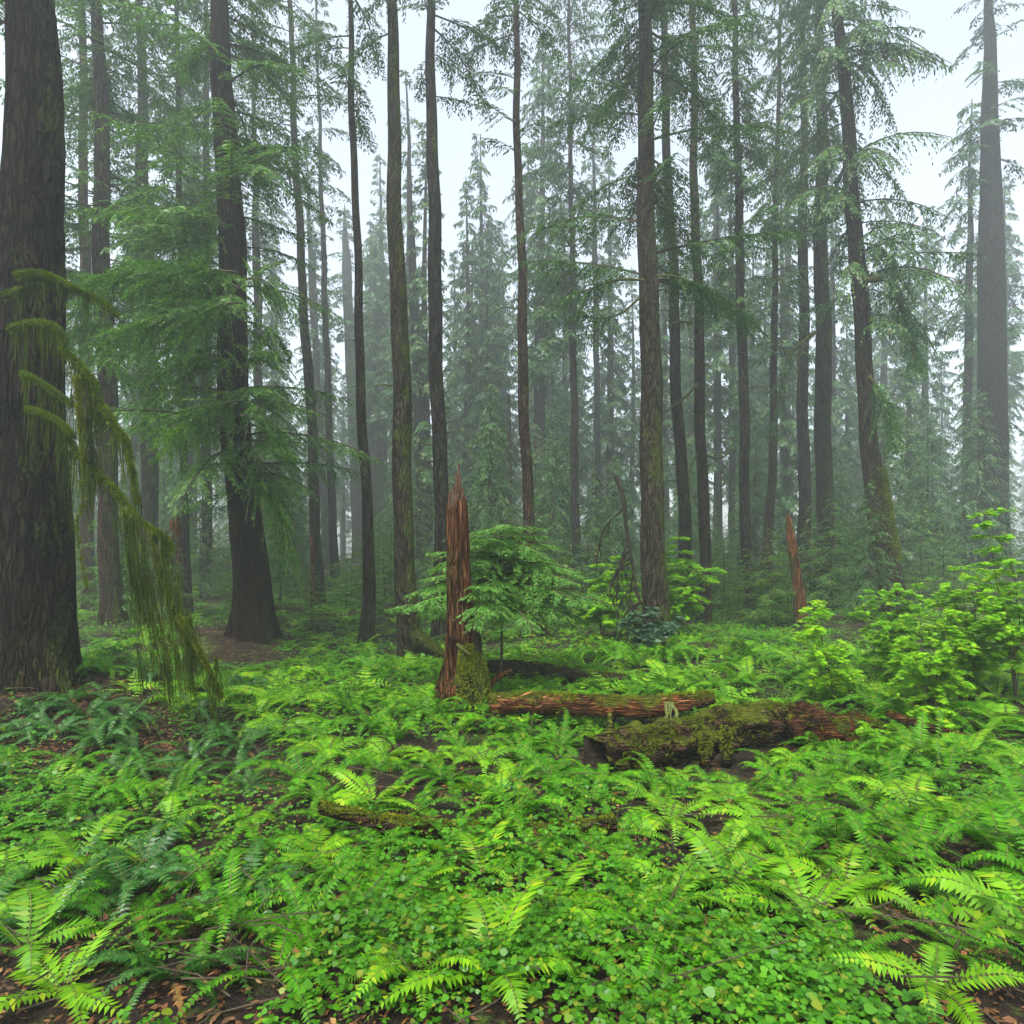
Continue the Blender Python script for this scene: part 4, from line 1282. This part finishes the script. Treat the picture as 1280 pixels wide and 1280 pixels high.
# ------------------------------------------------------------------ ferns
def fern_mesh(nf, npin, L, seed, kind='sword', lift=.9, wid=.085, dead=0):
    r = np.random.default_rng(seed)
    mb = MB()
    az = np.arange(nf) * 2.3999 + r.normal(0, .25, nf)
    Ls = L * r.uniform(.65, 1.1, nf)
    up = lift * r.uniform(.55, 1.25, nf)
    arch = r.uniform(.55, 1.05, nf) * (up + .35)
    roll = r.normal(0, .25, nf)
    bend = r.normal(0, .18, nf)
    if dead:
        up[-dead:] = r.uniform(.0, .25, dead)
        arch[-dead:] = r.uniform(.2, .45, dead)
    t = np.linspace(0.06, 1, npin)
    for f in range(nf):
        h = np.array([math.cos(az[f]), math.sin(az[f]), 0])
        s = np.array([-h[1], h[0], 0])

        def pos(q):
            q = np.asarray(q)[:, None]
            return h * q * Ls[f] * (1 - .18 * q) + s * bend[f] * Ls[f] * q * q + np.array([0, 0, 1.]) * Ls[f] * (up[f] * q - arch[f] * q * q)
        P = pos(t)
        Tn = unit(np.gradient(P, axis=0))
        S = unit(np.cross(Tn, [0, 0, 1.]))
        S = S * math.cos(roll[f]) + np.array([0, 0, math.sin(roll[f])])
        Nn = np.cross(S, Tn)
        if kind == 'sword':
            prof = np.minimum(1, .35 + t * 4) * np.power(np.clip(1.04 - t, 0, 1), .62)
        else:
            prof = np.minimum(1, .25 + t * 2.6) * np.power(np.clip(1.03 - t, 0, 1), .9) * 1.9
        for sg in (-1, 1):
            d = unit(S * sg + Tn * (.28 if kind == 'sword' else .42) - np.array([0, 0, .16]) + r.normal(0, .05, (npin, 3)))
            ln = wid * L / .8 * prof * r.uniform(.85, 1.1, npin)
            wd = np.minimum(ln * .42, Ls[f] / npin * (1.0 if kind == 'sword' else 1.05)) + .002
            nn = unit(Nn + r.normal(0, .16, (npin, 3)))
            if f >= nf - dead:
                ln = ln * r.uniform(.3, .9, npin)
            blades(mb, P, d, nn, ln, wd, 2 if f >= nf - dead else 0, mid=.22)
        tt = np.linspace(0, 1, 8)
        c = pos(tt)
        w = np.linspace(.004, .001, 8)[:, None] * (L / .8)
        Sx = unit(np.cross(np.gradient(c, axis=0), [0, 0, 1.]))
        V = np.stack([c - Sx * w, c + Sx * w], 1).reshape(-1, 3) + [0, 0, .001]
        i = np.arange(16).reshape(8, 2)
        mb.add(V, np.stack([i[:-1, 0], i[:-1, 1], i[1:, 1], i[1:, 0]], -1), 1)
    return mb


FM = {'sword': [fern_mesh(n, 30, .85 * q, 200 + k, 'sword', lift, dead=dd).mesh('fern', [M['fern'], M['stem'], M['dead_frond']])
                for k, (n, lift, q, dd) in enumerate([(17, .9, 1, 2), (23, .75, 1, 3), (14, 1.15, 1.1, 0), (19, .6, .9, 2), (11, 1.0, 1.15, 1), (26, .95, .85, 4), (9, .7, 1.0, 1), (15, 1.3, 1.0, 2)])],
      'lady': [fern_mesh(n, 24, .8 * q, 220 + k, 'lady', lift).mesh('fern', [M['lady'], M['stem']]) for k, (n, lift, q) in enumerate([(9, .8, 1), (11, .65, 1), (8, 1.0, 1.1), (6, .9, 1.2), (13, .75, .85)])],
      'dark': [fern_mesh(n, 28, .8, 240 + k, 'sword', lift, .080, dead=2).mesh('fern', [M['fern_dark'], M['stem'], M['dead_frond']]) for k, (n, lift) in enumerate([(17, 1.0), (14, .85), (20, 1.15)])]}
FL = [('huge fissured trunk', -6.6, 9.0), ('moss drape', -4.1, 8.1), ('red snag', -.9, 10.2), ('bridging log', .4, 9.3), ('hollow log', 1.9, 8.7), ('speckled trunk', -2.4, 15.2),
      ('slender pole', -4.0, 17.5), ('earth bank', -6.0, 14.8), ('mossy thick trunk', 3.8, 17), ('airy maple', 5.0, 10.2), ('glowing maple', 7.2, 10.2), ('rotten log', 4.6, 8.9), ('curved-root trunk', .5, 19),
      ('near mossy branch', -.4, 5.4), ('sunk dark log', .9, 11.8), ('young hemlock', -.1, 11.6)]
FERNS = []


def put_fern(px, Y, kind, sc, rz=None, dz=0.0):
    x = (px - HX) / F * Y
    FERNS.append((x, Y, kind, sc, rz if rz is not None else float(rng.uniform(0, 6.28)), dz))


# ferns one can point at in the photograph
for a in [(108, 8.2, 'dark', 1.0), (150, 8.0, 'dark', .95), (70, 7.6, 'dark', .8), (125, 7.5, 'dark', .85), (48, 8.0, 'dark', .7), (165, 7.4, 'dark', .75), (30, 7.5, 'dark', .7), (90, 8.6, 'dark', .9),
          (800, 13.2, 'sword', 1.35), (830, 13.6, 'sword', 1.25), (690, 10.9, 'sword', 1.1), (660, 10.5, 'lady', .8), (735, 10.3, 'lady', .8), (860, 10.8, 'sword', 1.1), (890, 11.2, 'sword', 1.1),
          (1075, 8.3, 'sword', 1.1), (1135, 8.2, 'lady', 1.0), (1165, 8.4, 'lady', .9), (980, 8.0, 'sword', 1.0), (1195, 8.3, 'lady', .8), (1030, 8.5, 'sword', .9), (1225, 8.1, 'lady', .85),
          (800, 8.0, 'lady', .5), (850, 7.9, 'lady', .55), (660, 8.5, 'sword', .9), (700, 8.6, 'sword', .9), (620, 8.9, 'sword', .85), (1180, 10.3, 'sword', 1.2), (1100, 9.8, 'sword', 1.2), (1010, 9.8, 'sword', 1.1),
          (530, 9.4, 'sword', 1.0), (490, 9.6, 'lady', .9), (440, 9.8, 'sword', 1.05), (560, 9.3, 'lady', .7), (1000, 8.1, 'lady', .85), (1050, 7.9, 'sword', .9), (1110, 7.9, 'sword', .95), (1090, 8.6, 'lady', .8), (960, 7.9, 'lady', .6), (1150, 7.8, 'sword', 1.0), (1240, 7.9, 'sword', .9), (1210, 7.7, 'lady', .9), (1215, 9.0, 'sword', 1.3), (1150, 9.2, 'sword', 1.25), (1258, 8.7, 'lady', 1.1), (470, 12.8, 'sword', 1.2), (600, 13.4, 'sword', 1.1)]:
    put_fern(*a)
r = np.random.default_rng(8)
tries = 0
TR = [(b[0], b[1], kk[1][0]) for _, _, b, kk in MAIN]
LOGS = [(lpath, .35), (bpath, .55)]
while len(FERNS) < 298 and tries < 20000:
    tries += 1
    px = r.uniform(-40, 1320)
    Y = 3.5 * (14 / 3.5) ** r.random()
    x = (px - HX) / F * Y
    if px < 215 and 7.0 < Y < 9.6:
        continue
    if 235 < px < 350 and 13.5 < Y < 18:
        continue
    sp = .27 + .038 * Y
    if any((x - f[0]) ** 2 + (Y - f[1]) ** 2 < sp ** 2 for f in FERNS):
        continue
    if any((x - a) ** 2 + (Y - b) ** 2 < (rr_ + .3) ** 2 for a, b, rr_ in TR):
        continue
    if any(np.min((pa[:, 0] - x) ** 2 + (pa[:, 1] - Y) ** 2) < d_ ** 2 for pa, d_ in LOGS):
        continue
    if (705 < px < 985 and 7.2 < Y < 8.9) or (600 < px < 1000 and 5.8 < Y < 7.3 and r.random() < .4):
        continue
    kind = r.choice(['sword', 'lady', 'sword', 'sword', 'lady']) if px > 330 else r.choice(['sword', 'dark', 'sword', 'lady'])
    put_fern(px, Y, kind, r.uniform(.75, 1.35), dz=0)

FERNS = [(x, Y, k, sc * (1.3 if q < 51 else 1.0), rz, dz) for q, (x, Y, k, sc, rz, dz) in enumerate(FERNS)]
KN = {'sword': 'sword fern', 'lady': 'feathery lady fern', 'dark': 'dusky sword fern'}
cnt = {}
rows = []
for f in FERNS:
    d = [math.hypot(f[0] - a, f[1] - b) for _, a, b in FL]
    j = int(np.argmin(d))
    dx, dy = f[0] - FL[j][1], f[1] - FL[j][2]
    rel = ('right of' if dx > 0 else 'left of') if abs(dx) > abs(dy) else ('behind' if dy > 0 else 'before')
    rows.append((d[j], FL[j][0], rel, f))
rows.sort(key=lambda q: q[0])
for d, nm, rel, (x, Y, kind, sc, rz, dz) in rows:
    k = (nm, rel, kind)
    cnt[k] = cnt.get(k, 0) + 1
tot, cnt = cnt, {}
for d, nm, rel, (x, Y, kind, sc, rz, dz) in rows:
    k = (nm, rel, kind)
    cnt[k] = cnt.get(k, 0) + 1
    lab = f'{KN[kind]} {rel} the {nm}'
    if tot[k] > 1:
        lab += f', {ORD[cnt[k] - 1]} out from it' if cnt[k] <= len(ORD) else ', farthest out from it'
    ms = FM[kind]
    o = bpy.data.objects.new('fern', ms[int(rng.integers(0, len(ms)))])
    COL.objects.link(o)
    s = sc * .92
    o.location = (x, Y, float(gz(x, Y)) - .02 + dz)
    o.rotation_euler = (rng.normal(0, .08), rng.normal(0, .08), rz)
    o.scale = (s, s, s * rng.uniform(.9, 1.2))
    tag(o, lab, 'fern', 'ferns carpeting the forest floor')

# the carpet nobody could count: farther ferns and low leaves
r = np.random.default_rng(15)
LOW = {k: [fern_mesh(10, 11, .8, 300 + j, 'sword' if k != 'lady' else 'lady', .85 + .1 * j, .10) for j in range(3)] for k in ('sword', 'lady')}
for kind, mat, n in (('sword', 'fern', 1500), ('lady', 'lady', 850)):
    mb = MB()
    for q in range(n):
        px = r.uniform(-60, 1340) if q % 4 else r.choice([r.uniform(-420, -60), r.uniform(1340, 1700)])
        Y = (9 if q % 4 else 4) * ((46 / 9) if q % 4 else 5) ** (r.random() ** .85)
        x = (px - HX) / F * Y
        if (235 < px < 360 and 13.2 < Y < 18.5) or (px < 300 and r.random() < .3) or any((x - a) ** 2 + (Y - b) ** 2 < (rr_ + .15) ** 2 for a, b, rr_ in TR):
            continue
        src = LOW[kind][int(r.integers(0, 3))]
        V = np.concatenate(src.V)
        a, s = r.uniform(0, 6.28), r.uniform(.55, 1.15)
        ca, sa = math.cos(a) * s, math.sin(a) * s
        V2 = np.stack([V[:, 0] * ca - V[:, 1] * sa + x, V[:, 0] * sa + V[:, 1] * ca + Y, V[:, 2] * s + float(gz(x, Y)) - .02], -1)
        n0 = mb.n
        mb.V.append(V2.astype(np.float32))
        mb.n += len(V2)
        for f, m in src.Q:
            mb.Q.append((f + n0, m))
    tag(mb.build('undergrowth', [M[mat], M['stem']]), 'mass of small ferns covering the forest floor', kind='stuff')

n = 185000
px = r.uniform(-80, 1360, n)
px[150000:] = np.where(r.random(35000) < .5, r.uniform(-420, -80, 35000), r.uniform(1360, 1700, 35000))
Y = 2.6 * (40 / 2.6) ** r.random(n)
x = (px - HX) / F * Y
dens = fbm(np.stack([x * .7, Y * .7, x * 0], -1), 3, 21)
keep = (dens > np.where(Y < 7.5, .47, .41)) & ~((px > 715) & (px < 980) & (Y > 7.3) & (Y < 8.8)) & ~((px < 215) & (Y > 6.8) & (Y < 9.8) & (r.random(n) < .85)) & ~((px > 245) & (px < 350) & (Y > 13.6) & (Y < 17.5) & (r.random(n) < .93))
x, Y = x[keep], Y[keep]
n = len(x)
P = np.stack([x, Y, gz(x, Y) + r.uniform(.02, .16, n) * (.5 + dens[keep])], -1)
mb = MB()
sz = .030 * np.exp(r.normal(0, .38, n)) * (.6 + .9 * fbm(np.stack([x * 1.3, Y * 1.3, x * 0 + 5], -1), 2, 31)) * np.maximum(1, Y / 8)
OV = np.array([(-.10, 0), (-.42, .45), (-.40, .82), (-.12, 1.0), (0, .90), (.12, 1.0), (.40, .82), (.42, .45), (.10, 0)])


def sorrel(P, size, k3):
    # clover-like plants: k3 notched leaflets around one stalk
    nq = len(P)
    a0 = r.uniform(0, 2 * PI, nq)
    tilt = np.stack([r.normal(0, .32, nq), r.normal(-.08, .32, nq), np.ones(nq)], -1)
    for q in range(k3):
        aa = a0 + q * 2 * PI / max(k3, 1) + r.normal(0, .15, nq)
        dd = unit(np.stack([np.cos(aa), np.sin(aa), r.uniform(-.45, .12, nq)], -1))
        nn = unit(tilt + r.normal(0, .15, (nq, 3)))
        e = unit(np.cross(nn, dd))
        V = P[:, None] + (e[:, None] * OV[None, :, 0:1] + dd[:, None] * (OV[None, :, 1:2] + .06)) * size[:, None, None]
        mb.add(V.reshape(-1, 3), np.arange(nq * 9).reshape(nq, 9), 0)


nearq = Y < 9.5
near_i = np.flatnonzero(nearq)
pick = near_i[r.random(len(near_i)) < np.clip(.10 + 1.6 * (dens[keep][near_i] - .45), .05, .5)]
third = r.random(len(pick)) < .75
sorrel(P[pick[third]], np.minimum(sz[pick[third]] * .85, .045), 3)
sorrel(P[pick[~third]], np.minimum(sz[pick[~third]] * 1.3, .06), 1)
fi = np.flatnonzero(~nearq)
a = r.uniform(0, 2 * PI, len(fi))
d = unit(np.stack([np.cos(a), np.sin(a), r.uniform(-.3, .5, len(fi))], -1))
blades(mb, P[fi], d, unit(np.stack([r.normal(0, .35, len(fi)), r.normal(-.1, .35, len(fi)), np.ones(len(fi))], -1)), sz[fi], sz[fi] * .62, mid=.5)
tag(mb.build('ground_cover', M['cover']), 'low leafy plants and clover covering the forest floor', kind='stuff')

n = 26000
px = r.uniform(-60, 1340, n)
px[:4500] = r.uniform(-40, 230, 4500)
Y = 3 * (24 / 3) ** r.random(n)
Y[:4500] = r.uniform(6.6, 9.6, 4500)
px[4500:7000] = r.uniform(245, 350, 2500)
Y[4500:7000] = r.uniform(13.4, 17.5, 2500)
x = (px - HX) / F * Y
P = np.stack([x, Y, gz(x, Y) + r.uniform(.004, .03, n)], -1)
mb = MB()
a = r.uniform(0, 2 * PI, n)
sz = r.uniform(.025, .07, n)
blades(mb, P, unit(np.stack([np.cos(a), np.sin(a), r.uniform(-.2, .4, n)], -1)), unit(np.stack([r.normal(0, .4, n), r.normal(0, .4, n), np.ones(n)], -1)), sz, sz * r.uniform(.15, .6, n), mid=.5)
tag(mb.build('leaf_litter', M['litter']), 'fallen brown needles and leaves on bare soil', kind='stuff')

r = np.random.default_rng(41)
mb = MB()
for q in range(420):
    px_, Y_ = r.uniform(-40, 1320), 3.2 * (16 / 3.2) ** r.random()
    x_ = (px_ - HX) / F * Y_
    a_, l_ = r.uniform(0, 2 * PI), r.uniform(.12, .55)
    c_ = np.array([x_, Y_, float(gz(x_, Y_)) + r.uniform(.02, .12)])
    d_ = np.array([math.cos(a_), math.sin(a_), r.normal(0, .15)]) * l_
    add_tube(mb, np.array([c_ - d_, c_ + r.normal(0, .03, 3), c_ + d_]), [.006, .005, .002], 4)
tag(mb.build('twig_litter', M['twig']), 'fallen twigs scattered over the forest floor', kind='stuff')

# ------------------------------------------------------------------ the misty air
HZ = 0.0038
m, nt, out = nodes_of('misty air')
pv = nt.nodes.new('ShaderNodeVolumePrincipled')
pv.inputs['Density'].default_value = HZ
pv.inputs['Color'].default_value = (.92, 1.0, .99, 1)
pv.inputs['Anisotropy'].default_value = .5
nt.links.new(pv.outputs[0], out.inputs['Volume'])
zlo = float(GZ.min()) - 1.0
zhi = 60.0
x0, x1, y0, y1 = -180, 180, -42, 227
mb = MB()
mb.add([(x0, y0, zlo), (x1, y0, zlo), (x1, y1, zlo), (x0, y1, zlo), (x0, y0, zhi), (x1, y0, zhi), (x1, y1, zhi), (x0, y1, zhi)],
       [(0, 3, 2, 1), (4, 5, 6, 7), (0, 1, 5, 4), (1, 2, 6, 5), (2, 3, 7, 6), (3, 0, 4, 7)])
tag(mb.build('haze', m), kind='stuff')

# ------------------------------------------------------------------ sky, sun, camera
SUN_EL, SUN_AZ = math.radians(58), math.radians(205)   # high, behind the camera
w = bpy.data.worlds.new('World')
scene.world = w
w.use_nodes = True
nt = w.node_tree
for n_ in list(nt.nodes):
    nt.nodes.remove(n_)
out = nt.nodes.new('ShaderNodeOutputWorld')
bgn = nt.nodes.new('ShaderNodeBackground')
bgn.inputs['Strength'].default_value = .105
sky = nt.nodes.new('ShaderNodeTexSky')
sky.sky_type = 'NISHITA'
sky.sun_disc = False
sky.sun_elevation = SUN_EL
sky.sun_rotation = SUN_AZ
sky.air_density = 1.0
sky.dust_density = 3.0
sky.ozone_density = 1.0
hs = nt.nodes.new('ShaderNodeHueSaturation')   # an overcast, misty sky is paler than a clear one
hs.inputs['Saturation'].default_value = .45
nt.links.new(sky.outputs[0], hs.inputs['Color'])
nt.links.new(hs.outputs[0], bgn.inputs['Color'])
nt.links.new(bgn.outputs[0], out.inputs['Surface'])

sl = bpy.data.lights.new('sun', 'SUN')
sl.energy = 1.5
sl.angle = math.radians(12)
sl.color = (1.0, .97, .90)
so = bpy.data.objects.new('sun', sl)
COL.objects.link(so)
so.rotation_euler = (math.radians(90) - SUN_EL, 0, math.radians(180) - SUN_AZ)
so.location = (0, -10, 60)

cam = bpy.data.cameras.new('camera')
cam.sensor_width = 36
cam.lens = 36 * F / 1280
cam.shift_y = (HY - 640) / 1280
cam.clip_end = 2000
cam.clip_start = .05
co = bpy.data.objects.new('camera', cam)
COL.objects.link(co)
co.location = (0, 0, CZ)
co.rotation_euler = (math.radians(90), 0, 0)
scene.camera = co

scene.view_settings.view_transform = 'Standard'
scene.view_settings.look = 'None'
scene.view_settings.exposure = 2.0
scene.view_settings.gamma = 1
cy = scene.cycles
cy.max_bounces = 6
cy.diffuse_bounces = 3
cy.glossy_bounces = 2
cy.transmission_bounces = 3
cy.volume_bounces = 2
cy.transparent_max_bounces = 4
cy.use_denoising = True
cy.use_adaptive_sampling = True
cy.adaptive_threshold = .02
cy.caustics_reflective = False
cy.caustics_refractive = False
